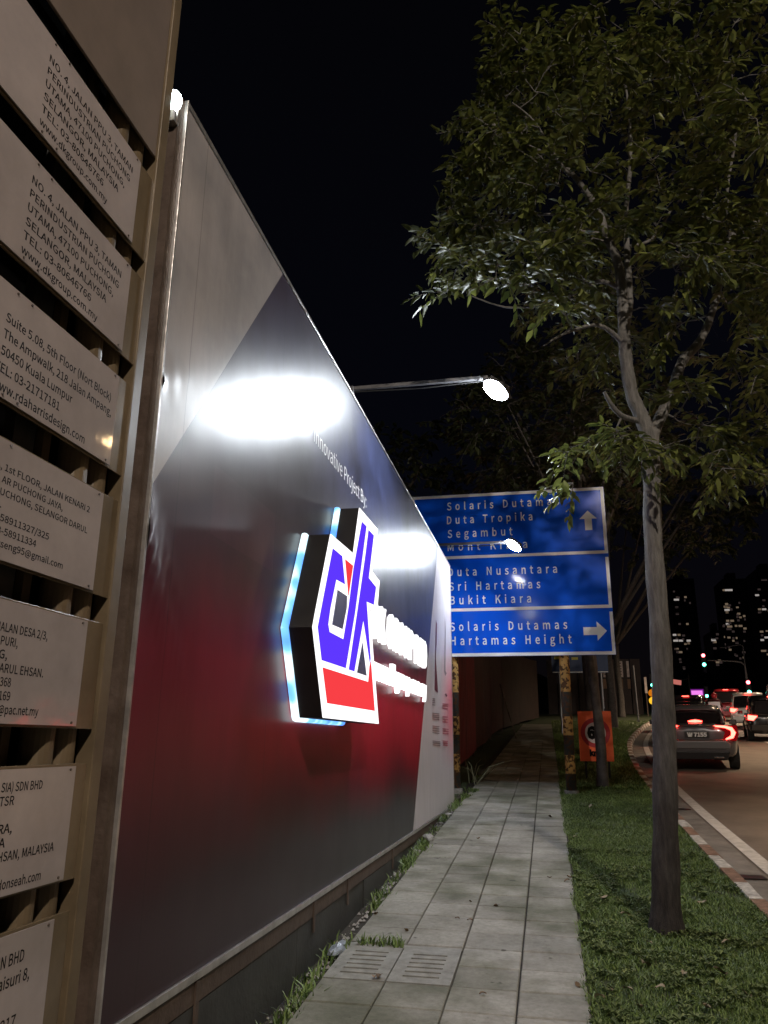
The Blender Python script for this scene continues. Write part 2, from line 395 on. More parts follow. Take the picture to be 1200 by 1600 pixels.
# big blank sheet at the top
local(MB().box((XB-.012,0.7,3.945),(XB,2.452,5.8)).build('top_sheet', M['beige_big'], db, bevel=.002))
plates = [
 (3.450,3.830,2.345,1.5, [("NO. 4, JALAN PPU 3, TAMAN",1.755,2.292),("PERINDUSTRIAN PUCHONG",1.755,2.280),("UTAMA, 47100 PUCHONG,",1.755,2.250),("SELANGOR, MALAYSIA",1.755,2.215),("TEL: 03-80646766",1.755,2.12),("www.dkgroup.com.my",1.755,2.155)], 3.745,.050,.027),
 (2.990,3.358,2.362,1.5, [("NO. 4, JALAN PPU 3, TAMAN",1.765,2.298),("PERINDUSTRIAN PUCHONG",1.765,2.290),("UTAMA, 47100 PUCHONG,",1.765,2.262),("SELANGOR, MALAYSIA",1.765,2.225),("TEL: 03-80646766",1.765,2.135),("www.dkgroup.com.my",1.765,2.185)], 3.278,.050,.027),
 (2.537,2.893,2.366,1.5, [("Suite 5.08, 5th Floor (Nort Block)",1.750,2.325),("The Ampwalk, 218 Jalan Ampang,",1.750,2.338),("50450 Kuala Lumpur",1.750,2.105),("TEL: 03-21717181",1.735,2.045),("www.rdaharrisdesign.com",1.735,2.20)], 2.785,.053,.028),
 (2.080,2.432,2.352,1.6, [("A, 1st FLOOR, JALAN KENARI 2",1.800,2.278),("AR PUCHONG JAYA,",1.835,2.130),("PUCHONG, SELANGOR DARUL",1.815,2.278),("L.",1.825,1.85),("03-58911327/325",1.800,2.080),("03-58911334",1.828,2.024),("acseng95@gmail.com",1.835,2.168)], 2.348,.0365,.020),
 (1.635,1.982,2.345,1.7, [("JALAN DESA 2/3,",1.905,2.138),("PURI,",1.930,2.004),("G,",1.930,1.966),("ARUL EHSAN.",1.940,2.140),("368",1.950,1.998),("169",1.955,2.003),("@pac.net.my",1.960,2.140)], 1.902,.0375,.024),
 (1.178,1.520,2.372,1.8, [("SIA) SDN BHD",2.02,2.206),("TSR",2.02,2.083),("",0,0),("RA,",2.03,2.090),("A",2.04,2.068),("HSAN, MALAYSIA",2.045,2.301),("",0,0),("donseah.com",2.06,2.252)], 1.468,.0365,.024),
 (.730,1.080,2.350,1.8, [("N BHD",2.12,2.220),("aisuri 8,",2.12,2.255),("",0,0),("217",2.15,2.216)], 1.010,.054,.030)]
bk = [2.495,2.470,2.462,2.462,2.452,2.446,2.440]
lab = ['plate of the company at Jalan PPU 3, topmost', 'plate of the company at Jalan PPU 3, second one', 'plate reading Suite 5.08, 5th Floor', 'plate reading 1st FLOOR, JALAN KENARI 2','plate reading JALAN DESA 2/3','plate ending in donseah.com','lowest plate, cut off by the frame']
for k, (z0, z1, yr, yl, lines, zt, pitch, h) in enumerate(plates):
    lean = (k % 3 - 1) * .002
    local(MB().box((XB-.012, .75, z0-.004), (XB-.004, bk[k], z1+.004)).build('backing_plate', M['beige2'], db, bevel=.0015))
    b = MB(); ny = 10; nz = 4            # plates are a little warped
    for side in (0, 1):
        for j in range(nz+1):
            for i in range(ny+1):
                y = .78 + (yr-.78)*i/ny; z = z0+.004+(z1-z0-.008)*j/nz
                x = XB + .004*side
                b.v.append((x, y, z))
        o0 = side*(ny+1)*(nz+1)
        for j in range(nz):
            for i in range(ny):
                a = o0+j*(ny+1)+i; b.f.append((a, a+1, a+ny+2, a+ny+1))
    n1 = (ny+1)*(nz+1)
    for j in range(nz): b.f.append((ny+j*(ny+1), ny+(j+1)*(ny+1), n1+ny+(j+1)*(ny+1), n1+ny+j*(ny+1)))
    for i in range(ny): b.f.append((i, i+1, n1+i+1, n1+i)); b.f.append((nz*(ny+1)+i, nz*(ny+1)+i+1, n1+nz*(ny+1)+i+1, n1+nz*(ny+1)+i))
    pl = b.build('name_plate', M['acrylic'], db, smooth=False, label=lab[k]); local(pl)
    for li, (s, ya, yb) in enumerate(lines):
        if not s: continue
        t = text('lettering', s, (XB+.0081-.0040, ya, zt-h*.5-pitch*li), Yv, Zv, h, yb-ya, M['ink'], pl, bold=.006, lift=.0003)
    sc = MB()
    for yy in (yr-.03, (yr+1.2)/2, 1.85):
        for zz in (z0+.014, z1-.014): sc.tube([(XB+.004,yy,zz),(XB+.0075,yy,zz)], .004, 8)
    local(sc.build('screws', M['brown_steel'], db))['kind'] = 'stuff'

# ------------------------------------------------------------------ billboard hoarding
Y0, Y1, Z0, Z1 = 2.66, 12.72, .662, 4.425
bb = root('billboard', (XB, 7.6, gz(7.6)), 'long tall hoarding billboard beside the path, grey, navy and red print with white end', 'billboard')
Minv_b = Matrix.Translation(-bb.location)
def lb(o): o.matrix_parent_inverse = Minv_b; return o
def print_material():
    m = bpy.data.materials.new('billboard_print'); m.use_nodes = True; n = m.node_tree; b = n.nodes['Principled BSDF']; L = n.links
    tcn = n.nodes.new('ShaderNodeTexCoord'); sx = n.nodes.new('ShaderNodeSeparateXYZ'); L.new(tcn.outputs['Object'], sx.inputs[0])
    def math_(op, a, bb_=None, c=None):
        q = n.nodes.new('ShaderNodeMath'); q.operation = op
        for i_, v in enumerate((a, bb_, c)):
            if v is None: continue
            if isinstance(v, (int, float)): q.inputs[i_].default_value = v
            else: L.new(v, q.inputs[i_])
        return q.outputs[0]
    Y, Z = sx.outputs['Y'], sx.outputs['Z']
    no = n.nodes.new('ShaderNodeTexNoise'); no.inputs['Scale'].default_value = .9; no.inputs['Detail'].default_value = 5; L.new(tcn.outputs['Object'], no.inputs[0])
    zz = math_('ADD', Z, math_('MULTIPLY', math_('SUBTRACT', no.outputs['Fac'], .5), .55))
    mr = math_('DIVIDE', math_('SUBTRACT', zz, .66), 3.77)
    r = n.nodes.new('ShaderNodeValToRGB'); cr = r.color_ramp
    stops = [(0,(.006,.007,.012)),(.09,(.012,.009,.015)),(.16,(.11,.007,.020)),(.24,(.32,.007,.026)),(.34,(.46,.012,.042)),(.43,(.20,.020,.040)),(.50,(.075,.028,.036)),(.58,(.042,.036,.040)),(.68,(.050,.053,.072)),(.82,(.040,.050,.125)),(1,(.020,.024,.050))]
    cr.elements[0].position = 0; cr.elements[0].color = (*stops[0][1],1); cr.elements[1].position = 1; cr.elements[1].color = (*stops[-1][1],1)
    for pz, c in stops[1:-1]: e_ = cr.elements.new(pz); e_.color = (*c,1)
    L.new(mr, r.inputs[0])
    # cloudy darker patches of the printed picture
    n2 = n.nodes.new('ShaderNodeTexNoise'); n2.inputs['Scale'].default_value = 1.6; n2.inputs['Detail'].default_value = 8; n2.inputs['Roughness'].default_value = .6; L.new(tcn.outputs['Object'], n2.inputs[0])
    cl = n.nodes.new('ShaderNodeMapRange'); cl.inputs['From Min'].default_value = .3; cl.inputs['From Max'].default_value = .7; cl.inputs['To Min'].default_value = .30; cl.inputs['To Max'].default_value = 1.6; L.new(n2.outputs['Fac'], cl.inputs[0])
    hi = n.nodes.new('ShaderNodeMapRange'); hi.inputs['From Min'].default_value = 1.9; hi.inputs['From Max'].default_value = 2.6; L.new(Z, hi.inputs[0])
    k = n.nodes.new('ShaderNodeMix'); k.data_type = 'FLOAT'; L.new(hi.outputs[0], k.inputs[0]); k.inputs[2].default_value = 1; L.new(cl.outputs[0], k.inputs[3])
    s1 = n.nodes.new('ShaderNodeVectorMath'); s1.operation = 'SCALE'; L.new(r.outputs[0], s1.inputs[0]); L.new(k.outputs[0], s1.inputs['Scale'])
    # weaker light at the near end put into the print colour, browner and darker
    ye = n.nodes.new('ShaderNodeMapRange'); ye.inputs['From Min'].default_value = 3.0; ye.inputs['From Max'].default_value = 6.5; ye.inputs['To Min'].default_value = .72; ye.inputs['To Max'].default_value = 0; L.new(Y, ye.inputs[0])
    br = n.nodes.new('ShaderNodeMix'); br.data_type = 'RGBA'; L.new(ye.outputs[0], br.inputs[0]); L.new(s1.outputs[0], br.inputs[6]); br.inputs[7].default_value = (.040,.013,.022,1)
    class s1_: outputs = [br.outputs[2]]
    s1 = s1_
    # grey field above the diagonal, left
    dgl = math_('SUBTRACT', math_('ADD', math_('MULTIPLY', math_('SUBTRACT', Z, 2.58), .733), 2.69), Y)
    a1 = math_('GREATER_THAN', dgl, 0)
    mx1 = n.nodes.new('ShaderNodeMix'); mx1.data_type = 'RGBA'; L.new(a1, mx1.inputs[0]); L.new(s1.outputs[0], mx1.inputs[6])
    gcl = n.nodes.new('ShaderNodeValToRGB'); gcl.color_ramp.elements[0].position = .35; gcl.color_ramp.elements[0].color = (.25,.235,.235,1); gcl.color_ramp.elements[1].position = .62; gcl.color_ramp.elements[1].color = (.38,.345,.335,1)
    L.new(n2.outputs['Fac'], gcl.inputs[0]); L.new(gcl.outputs[0], mx1.inputs[7])
    # white field, right
    wl = math_('SUBTRACT', Y, math_('ADD', math_('MULTIPLY', math_('SUBTRACT', Z, .72), .622), 8.946))
    a2 = math_('GREATER_THAN', wl, 0)
    wr = n.nodes.new('ShaderNodeMapRange'); wr.inputs['From Min'].default_value = 11.2; wr.inputs['From Max'].default_value = 12.4; L.new(Y, wr.inputs[0])
    wz = n.nodes.new('ShaderNodeMapRange'); wz.inputs['From Min'].default_value = 3.1; wz.inputs['From Max'].default_value = 2.3; L.new(Z, wz.inputs[0])
    wz2 = n.nodes.new('ShaderNodeMapRange'); wz2.inputs['From Min'].default_value = 1.2; wz2.inputs['From Max'].default_value = 1.9; L.new(Z, wz2.inputs[0])
    pk = math_('MULTIPLY', math_('MULTIPLY', wr.outputs[0], wz.outputs[0]), wz2.outputs[0])
    wc = n.nodes.new('ShaderNodeMix'); wc.data_type = 'RGBA'; L.new(pk, wc.inputs[0]); wc.inputs[6].default_value = (.62,.59,.62,1); wc.inputs[7].default_value = (.75,.22,.27,1)
    mx2 = n.nodes.new('ShaderNodeMix'); mx2.data_type = 'RGBA'; L.new(a2, mx2.inputs[0]); L.new(mx1.outputs[2], mx2.inputs[6]); L.new(wc.outputs[2], mx2.inputs[7])
    # sheet joints every 1.22 m and a paler patch where a sheet was replaced
    fr = math_('FRACT', math_('DIVIDE', math_('SUBTRACT', Y, 2.9), 1.22)); jl = math_('LESS_THAN', fr, .006)
    p1_ = math_('MULTIPLY', math_('MULTIPLY', math_('GREATER_THAN', Y, 3.25), math_('LESS_THAN', Y, 4.12)), math_('MULTIPLY', math_('GREATER_THAN', Z, 2.52), math_('LESS_THAN', Z, 2.86)))
    fac = math_('MULTIPLY', math_('SUBTRACT', 1.0, math_('MULTIPLY', jl, .35)), math_('ADD', 1.0, math_('MULTIPLY', p1_, .35)))
    n5 = n.nodes.new('ShaderNodeTexNoise'); n5.inputs['Scale'].default_value = 3.5; n5.inputs['Detail'].default_value = 8; n5.inputs['Roughness'].default_value = .7
    mp5 = n.nodes.new('ShaderNodeMapping'); mp5.inputs['Scale'].default_value = (1,2.2,.35); L.new(tcn.outputs['Object'], mp5.inputs[0]); L.new(mp5.outputs[0], n5.inputs[0])
    ds = n.nodes.new('ShaderNodeMapRange'); ds.inputs['From Min'].default_value = .35; ds.inputs['From Max'].default_value = .65; ds.inputs['To Min'].default_value = .90; ds.inputs['To Max'].default_value = 1.06; L.new(n5.outputs['Fac'], ds.inputs[0])
    s9 = n.nodes.new('ShaderNodeVectorMath'); s9.operation = 'SCALE'; L.new(mx2.outputs[2], s9.inputs[0]); L.new(math_('MULTIPLY', fac, ds.outputs[0]), s9.inputs['Scale']); L.new(s9.outputs[0], b.inputs['Base Color'])
    b.inputs['Roughness'].default_value = .33; b.inputs['Specular IOR Level'].default_value = .42
    # fine vertical weave and soft waves of stretched vinyl
    wv = n.nodes.new('ShaderNodeTexWave'); wv.bands_direction = 'Y'; wv.inputs['Scale'].default_value = 9; wv.inputs['Distortion'].default_value = .6; L.new(tcn.outputs['Object'], wv.inputs[0])
    n3 = n.nodes.new('ShaderNodeTexNoise'); n3.inputs['Scale'].default_value = 1.3; n3.inputs['Detail'].default_value = 2; L.new(tcn.outputs['Object'], n3.inputs[0])
    sm = math_('ADD', math_('MULTIPLY', wv.outputs['Fac'], .002), n3.outputs['Fac'])
    bp = n.nodes.new('ShaderNodeBump'); bp.inputs['Strength'].default_value = .35; bp.inputs['Distance'].default_value = .03; L.new(sm, bp.inputs['Height']); L.new(bp.outputs[0], b.inputs['Normal'])
    return m
M['print'] = print_material()
# vinyl skin with gathered wrinkles near the left edge
b = MB(); NY, NZ = 150, 60
ys = np.concatenate([np.linspace(Y0+.012, Y0+.7, 60), np.linspace(Y0+.7, Y1-.01, NY-60+1)[1:]]); zs = np.linspace(Z0+.012, Z1-.012, NZ)
for z in zs:
    for y in ys:
        d = y-Y0
        wr = 0
        for zc, amp, sl in ((3.02,.020,.9), (2.42,.026,-2.2), (2.50,.020,-1.6), (2.33,.016,-2.4), (1.85,.006,.7)):
            tt = z - (zc + sl*d*.6)
            wr += amp*math.exp(-(tt/.035)**2)*math.exp(-d/.16)
        b.v.append((XB + .002 + wr + .003*math.sin(z*2.1)*math.exp(-d/.4), float(y), float(z)))
nY = len(ys)
for j in range(NZ-1):
    for i in range(nY-1): a = j*nY+i; b.f.append((a, a+1, a+nY+1, a+nY))
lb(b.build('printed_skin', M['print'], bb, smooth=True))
lb(MB().box((XB-.05,Y0+.006,Z0+.006),(XB-.012,Y1-.006,Z1-.006)).build('backing_board', M['black_metal'], bb))
lb(MB().box((XB-.010,Y0-.004,Z0-.02),(XB+.012,Y0+.010,Z1+.012)).build('edge_trim', M['trim'], bb, bevel=.003, label='bright bent metal trim down the near edge'))
lb(MB().box((XB-.055,Y0+.012,Z1-.010),(XB+.010,Y1+.010,Z1+.012)).build('edge_trim', M['trim'], bb, bevel=.002))
lb(MB().box((XB-.055,Y0+.012,Z0-.022),(XB+.014,Y1+.010,Z0+.010)).build('edge_trim', M['trim'], bb, bevel=.002))
lb(MB().box((XB-.055,Y1-.008,Z0+.012),(XB+.010,Y1+.010,Z1-.012)).build('edge_trim', M['trim'], bb, bevel=.002))
lb(MB().box((XB-.06,Y0-.058,Z0-.5),(XB-.004,Y0-.006,Z1+.0)).build('frame_post', M['brown_steel'], bb))
# skirting: angle beam, ribs, and dark sheets down to the ground
lb(MB().box((XB-.045,Y0,Z0-.115),(XB+.004,Y1-.1,Z0-.024)).build('beam', M['brown_steel'], bb, bevel=.003))
yy = Y0-.4; k = 0
while yy < Y1-.2:
    y2 = min(yy+.86, Y1-.08)
    dx = random.uniform(-.006,.006); zt = Z0-.118
    q = MB(); x0 = XB-.012+dx; x1 = x0+.012
    q.add([(x0,yy,gz(yy)-.1),(x1,yy,gz(yy)-.1),(x1,y2-.006,gz(y2)-.1),(x0,y2-.006,gz(y2)-.1),(x0,yy,zt),(x1,yy,zt),(x1,y2-.006,zt),(x0,y2-.006,zt)],
          [(0,3,2,1),(4,5,6,7),(0,1,5,4),(1,2,6,5),(2,3,7,6),(3,0,4,7)])
    lb(q.build('skirting_panel', M['skirt'], bb))
    if k in (1,3,4,6): lb(MB().box((XB+.004,yy+.3,Z0-.20),(XB+.012,yy+.335,Z0-.028)).build('strap', M['brown_steel'], bb))
    yy = y2; k += 1
    if y2 >= Y1-.1: break
for yy in (3.4,5.6,7.8,10,12.2): lb(MB().box((XB-.13,yy-.03,gz(yy)-.2),(XB-.06,yy+.03,Z1-.02)).build('rear_post', M['brown_steel'], bb))
# printed line of text
text('lettering', 'Innovative Project By:', (XB+.006, 4.80, 3.585), Yv, Zv, .115, 1.62, M['white_print'], bb, bold=0.0).matrix_parent_inverse = Minv_b
M['maroon'] = mat('maroon_print', (.14,.02,.05), .4); M['grey_print'] = mat('grey_print', (.25,.2,.22), .4); M['pink_print'] = mat('pink_print', (.55,.12,.18), .4)
def decal(px, mat_, nm='printed_figure'):
    poly = [at_x(x, y, XB+.0065) for x, y in px]
    bm_ = MB().add(poly, [tuple(range(len(poly)))]); o = bm_.build(nm, mat_, bb); lb(o)
decal([(681,968),(683,975),(682.5,1000),(681,1028),(684.5,1083),(679.2,1078),(680,1030)], M['maroon'])
decal([(695,960),(696.5,985),(696,1048),(698,1052),(696,1056),(694,1050),(695,990)], M['grey_print'])
decal([(697,1083),(699,1087),(697.5,1089),(695,1085)], M['maroon'])
for x0, x1, ys_ in ((675.6,680,(1091,1094,1097,1100.5)),(675.5,686.5,(1113.5,1116.5,1119.5,1122.5)),(675.8,686.5,(1133.5,1137,1140.5,1144)),(676,688,(1157,1160,1163))):
    for y in ys_: decal([(x0,y),(x1,y+(x1-x0)*.12),(x1,y+1.5+(x1-x0)*.12),(x0,y+1.3)], M['grey_print'], 'printed_line')
for x0, x1, ys_ in ((691.5,700,(1099,1102,1106)),(691.5,700,(1119,1123,1127)),(691.5,701,(1138,1141.5,1145)),(692,700,(1157,1160,1163.5))):
    for y in ys_: decal([(x0,y),(x1,y+.8),(x1,y+2.4),(x0,y+1.4)], M['pink_print'], 'printed_line')

# ------------------------------------------------------------------ lit company sign on the billboard
XF = -1.30
def lp(pts, X): return [at_x(x, y, X) for x, y in pts]
outer = [(516.7,834.5),(492.3,960),(488.8,979.7),(505,1121.4),(591.5,1131),(583,1021),(578,952),(590,945),(593,907.5),(581.6,893),(590,826.7),(561.7,793.5),(552,865)]
def clean(poly):
    return poly
# local panel coordinates from the points on the front plane
ls = root('lit_logo_sign', (XB+.03, 5.1, 1.7), 'large box logo on the billboard, violet letters outlined white over a red foot', 'illuminated sign')
Ml = Matrix.Translation(-ls.location)
def ll(o): o.matrix_parent_inverse = Ml; return o
M['logo_side'] = mat('logo_side', (.014,.013,.014), .45, var=.3, vscale=5)
M['logo_white'] = lamp_mat('logo_white', (1,.98,1), 1.5)
M['logo_blue'] = lamp_mat('logo_blue', (.115,.040,1.0), 1.0)
M['logo_red'] = lamp_mat('logo_red', (1.0,.055,.065), .95)
M['logo_grey'] = mat('logo_grey', (.16,.17,.28), .3)
M['halo'] = lamp_mat('halo_led', (.42,.68,1.0), 1.6)
nh = M['halo'].node_tree; th = nh.nodes.new('ShaderNodeTexCoord'); hn = nh.nodes.new('ShaderNodeTexNoise'); hn.inputs['Scale'].default_value = 5; hn.inputs['Detail'].default_value = 1
hr = nh.nodes.new('ShaderNodeValToRGB'); hr.color_ramp.elements[0].position = .38; hr.color_ramp.elements[0].color = (.10,.30,1,1); hr.color_ramp.elements[1].position = .60; hr.color_ramp.elements[1].color = (.75,.95,1,1); he = hr.color_ramp.elements.new(.5); he.color = (.20,.55,1,1)
nh.links.new(th.outputs['Object'], hn.inputs[0]); nh.links.new(hn.outputs['Fac'], hr.inputs[0]); nh.links.new(hr.outputs[0], [q for q in nh.nodes if q.type == 'EMISSION'][0].inputs[0])
M['halo_dim'] = lamp_mat('halo_led_dim', (.22,.42,1.0), 1.0)
po = lp(outer, XF)
ll(MB().prism([Vector((XB+.055,p.y,p.z)) for p in po], (XF-.004-XB-.055,0,0)).build('housing', M['logo_side'], ls))
def face(pts, mat_, nm, lift): 
    ll(MB().prism([Vector((XF+lift-.003,p.y,p.z)) for p in lp(pts, XF)], (.003,0,0)).build(nm, mat_, ls))
ll(MB().prism([Vector((XF-.004,p.y,p.z)) for p in po], (.006,0,0)).build('white_outline', M['logo_white'], ls))
face([(519,857),(533.4,869),(537.7,913),(524.2,905.4),(515,950),(511.5,975.5),(513.6,987.5),(535.5,999),(543.5,950),(551.5,888),(564.6,815.4),(571.6,822.5),(553.5,958),(539,1044),(501.5,1031.5),(495.4,979.7)], M['logo_blue'], 'violet_letter', .0065)
face([(575,828),(583,836.7),(575,903),(586.5,917.4),(583,945),(571.7,940),(578,1029),(577,1036),(566.7,968.4),(552.5,1049),(544,1046.3),(558.2,950),(570,868)], M['logo_blue'], 'violet_letter', .0065)
face([(538.4,874),(550.5,884),(543.5,931)], M['logo_red'], 'red_inset', .0065)
face([(503,1042.8),(574.5,1065.5),(576.5,1040.7),(578.5,1033.6),(584.5,1110.8),(510,1098.7)], M['logo_red'], 'red_foot', .0065)
face([(526.3,921.7),(541.2,931.6),(540.5,950),(534,983),(517.8,976),(522,950)], M['logo_grey'], 'counter', .0065)
face([(565.3,1003.8),(571.7,1056),(556.8,1051)], M['logo_grey'], 'counter', .0065)
# LED strip glowing behind the housing: segments along its left and lower edges
yz = [(p.y, p.z) for p in po]
def halo(i0, i1, n_, end=None, out=.0):
    a = Vector((XB+.03, yz[i0][0], yz[i0][1])); c = Vector((XB+.03, yz[i1][0], yz[i1][1]))
    ll(MB().tube([a, a.lerp(c, end or 1)], .024, 8).build('led_strip', M['halo'], ls))
halo(0, 2, 4); halo(2, 3, 5); halo(3, 4, 1, .7); halo(11, 12, 2)

# lit channel letters to the right of the logo
cl_ = root('lit_channel_letters', (XB+.01, 8.0, 2.3), 'two rows of glowing white letters between the logo and the billboard white end', 'illuminated letters')
Mc = Matrix.Translation(-cl_.location)
M['letters'] = lamp_mat('letter_white', (1,1,1), 1.7)
a0 = at_x(589,1012,XB); a1 = at_x(665,1046,XB); hh = at_x(589,962,XB).z - a0.z
text('letter_row', 'DK GROUP BHD', (XB+.02, 6.60, 2.47), Yv, Zv, .30, 3.05, M['letters'], cl_, bold=.01, depth=.04, space=1.12).matrix_parent_inverse = Mc
text('letter_row', 'www.dkgroup.com.my', (XB+.02, 6.60, 2.12), Yv, Zv, .175, 3.0, M['letters'], cl_, bold=.01, depth=.04, space=1.1).matrix_parent_inverse = Mc

# ------------------------------------------------------------------ floodlights on arms
M['flood'] = lamp_mat('flood_lens', (.86,.93,1.0), 680)
def flood(y, xp, xh, zt, zh, label):
    f = root('billboard_floodlight', (xp, y, gz(y)), label, 'floodlight', 'LED floodlights on arms over the billboard')
    Mf = Matrix.Translation(-f.location)
    def add(b_, n_, m_, **k):
        o = b_.build(n_, m_, f, **k); o.matrix_parent_inverse = Mf
    add(MB().box((xp-.025,y-.025,gz(y)-.25),(xp+.025,y+.025,zt)), 'post', M['arm_steel'], bevel=.003)
    add(MB().box((xp+.027,y-.018,zt-.042),(xh-.06,y+.018,zt-.004)), 'arm', M['arm_steel'], bevel=.003)
    nrm = Vector((-.55,-.42,-.72)).normalized(); t = Vector((0,1,0)); t = (t - nrm*t.dot(nrm)).normalized(); s_ = nrm.cross(t)
    c = Vector((xh+.0, y, zh))
    hp_ = [c - nrm*.05 + s_*.150*math.cos(k*math.pi/10) + t*.115*math.sin(k*math.pi/10) for k in range(20)]
    add(MB().prism(hp_, nrm*.038), 'housing', M['arm_steel'], bevel=.008)
    add(MB().tube([(xp+.03,y,zt-.06),((xp+xh)/2,y+.01,zt-.075),(xh-.09,y,zt-.055),tuple(c-nrm*.06)], .006, 6), 'cable', M['rubber'])
    add(MB().obox(c - nrm*.065, s_*.11, t*.08, nrm*.010), 'heat_sink', M['arm_steel'])
    add(MB().tube([(xh-.075,y,zt-.02),(xh-.055,y,zt-.05),tuple(c-nrm*.06)], .012, 8), 'bracket', M['arm_steel'])
    pts = []
    for k in range(16):
        a = 2*math.pi*k/16; ca, sa = math.cos(a), math.sin(a)
        pts.append(c - nrm*.008 + s_*.135*math.copysign(abs(ca)**1.25, ca) + t*.105*math.copysign(abs(sa)**1.0, sa))
    add(MB().prism(pts, nrm*.006), 'lens', M['flood'])
flood(7.0, -1.80, -.356, 5.06, 4.89, 'white LED floodlight on the nearer arm, its glare hot on the grey and navy print')
flood(12.4, -1.70, -.425, 4.75, 4.655, 'white LED floodlight on the farther arm, seen against the blue road sign')
lw = root('corner_lamp', (XB-.02, 2.585, 4.33), 'small glaring white lamp at the top near corner of the billboard', 'lamp')
M['bulb'] = lamp_mat('bulb', (.85,1.0,.97), 25)
b = MB()
prof = [(0,.060),(.018,.056),(.032,.036),(.036,.010),(.030,-.016),(.016,-.034),(.013,-.05)]
for r_, z_ in prof:
    for k in range(12): b.v.append((r_*math.cos(k*math.pi/6) , r_*math.sin(k*math.pi/6), z_+.03))
for j in range(len(prof)-1):
    for k in range(12): b.f.append((j*12+k, j*12+(k+1)%12, (j+1)*12+(k+1)%12, (j+1)*12+k))
b.build('bulb', M['bulb'], lw, smooth=True)
MB().tube([(0,0,-.02),(0,0,-.07)], .016, 10).build('socket', M['grey_steel'], lw)
MB().box((-.04,-.02,-.085),(.02,.02,-.07)).build('mounting', M['trim'], lw)
# ------------------------------------------------------------------ blue road sign
YS = 13.75
rs = root('road_direction_sign', (-.65, YS+.1, gz(YS)), 'big blue road direction sign with white lettering on two rusty banded posts', 'road sign')
Mr = Matrix.Translation(-rs.location)
def lr(o): o.matrix_parent_inverse = Mr; return o
XL, XR, ZB, ZT = -2.325, 1.170, 3.030, 6.015
zd1 = at_y(946,865,YS).z; zd2 = at_y(956,950,YS).z
M['post_band'] = None
def band_material():
    m = bpy.data.materials.new('banded_post'); m.use_nodes = True; n = m.node_tree; b = n.nodes['Principled BSDF']; L = n.links
    tcn = n.nodes.new('ShaderNodeTexCoord'); sx = n.nodes.new('ShaderNodeSeparateXYZ'); L.new(tcn.outputs['Object'], sx.inputs[0])
    no = n.nodes.new('ShaderNodeTexNoise'); no.inputs['Scale'].default_value = 17; no.inputs['Detail'].default_value = 9; L.new(tcn.outputs['Object'], no.inputs[0])
    r = n.nodes.new('ShaderNodeValToRGB'); r.color_ramp.interpolation = 'CONSTANT'
    mr = n.nodes.new('ShaderNodeMapRange'); mr.inputs['From Min'].default_value = .8; mr.inputs['From Max'].default_value = 3.1; L.new(sx.outputs['Z'], mr.inputs[0])
    Zs = [(.8,0),(1.10,1),(1.40,0),(1.71,1),(2.02,0),(2.42,1)]
    cols_ = [(.045,.045,.045,1),(.60,.36,.12,1)]
    r.color_ramp.elements[0].position = 0; r.color_ramp.elements[0].color = cols_[0]
    r.color_ramp.elements[1].position = (Zs[1][0]-.8)/2.3; r.color_ramp.elements[1].color = cols_[1]
    for z_, c in Zs[2:]: e_ = r.color_ramp.elements.new((z_-.8)/2.3); e_.color = cols_[c]
    L.new(mr.outputs[0], r.inputs[0])
    rr = n.nodes.new('ShaderNodeValToRGB'); rr.color_ramp.elements[0].position = .50; rr.color_ramp.elements[1].position = .56; L.new(no.outputs['Fac'], rr.inputs[0])
    mx = n.nodes.new('ShaderNodeMix'); mx.data_type = 'RGBA'; L.new(rr.outputs[0], mx.inputs[0]); L.new(r.outputs[0], mx.inputs[6]); mx.inputs[7].default_value = (.10,.045,.02,1)
    L.new(mx.outputs[2], b.inputs['Base Color']); b.inputs['Roughness'].default_value = .7
    bp = n.nodes.new('ShaderNodeBump'); bp.inputs['Strength'].default_value = .4; bp.inputs['Distance'].default_value = .01; L.new(no.outputs['Fac'], bp.inputs['Height']); L.new(bp.outputs[0], b.inputs['Normal'])
    return m
M['post_band'] = band_material()
for x in (.312, -1.60):
    lr(MB().tube([(x,YS+.14,gz(YS)-.1),(x,YS+.14,5.9)], .085, 20).build('post', M['post_band'], rs, smooth=True))
    lr(MB().tube([(x,YS+.14,gz(YS)-.1),(x,YS+.14,gz(YS)+.055)], .115, 16).build('post_foot', M['rubble'], rs))
for z in (3.3, 4.3, 5.3, 5.8): lr(MB().box((XL+.05,YS+.025,z-.03),(XR-.05,YS+.055,z+.03)).build('cross_rail', M['grey_steel'], rs))
FX, FY, FZ = Vector((1,0,0)), Vector((0,0,1)), Vector((0,-1,0))
for (za, zb) in ((zd1+.001, ZT), (zd2+.001, zd1-.001), (ZB, zd2-.001)):
    p_ = lr(MB().box((XL,YS,za),(XR,YS+.02,zb)).build('sign_panel', M['sign_blue'], rs))
    bw = .055; f = YS-.003; q = MB()
    i = .004
    for a_, c_ in (((XL+i,za+i),(XR-i,za+i+bw)), ((XL+i,zb-i-bw),(XR-i,zb-i)), ((XL+i,za+i+bw),(XL+i+bw,zb-i-bw)), ((XR-i-bw,za+i+bw),(XR-i,zb-i-bw))):
        if a_[1] == zb-i-bw and zb < ZT - .1 and a_[0] == XL+i and c_[0] == XR-i: continue
        q.box((a_[0],f,a_[1]),(c_[0],f+.0025,c_[1]))
    lr(q.build('border', M['sign_white'], rs))
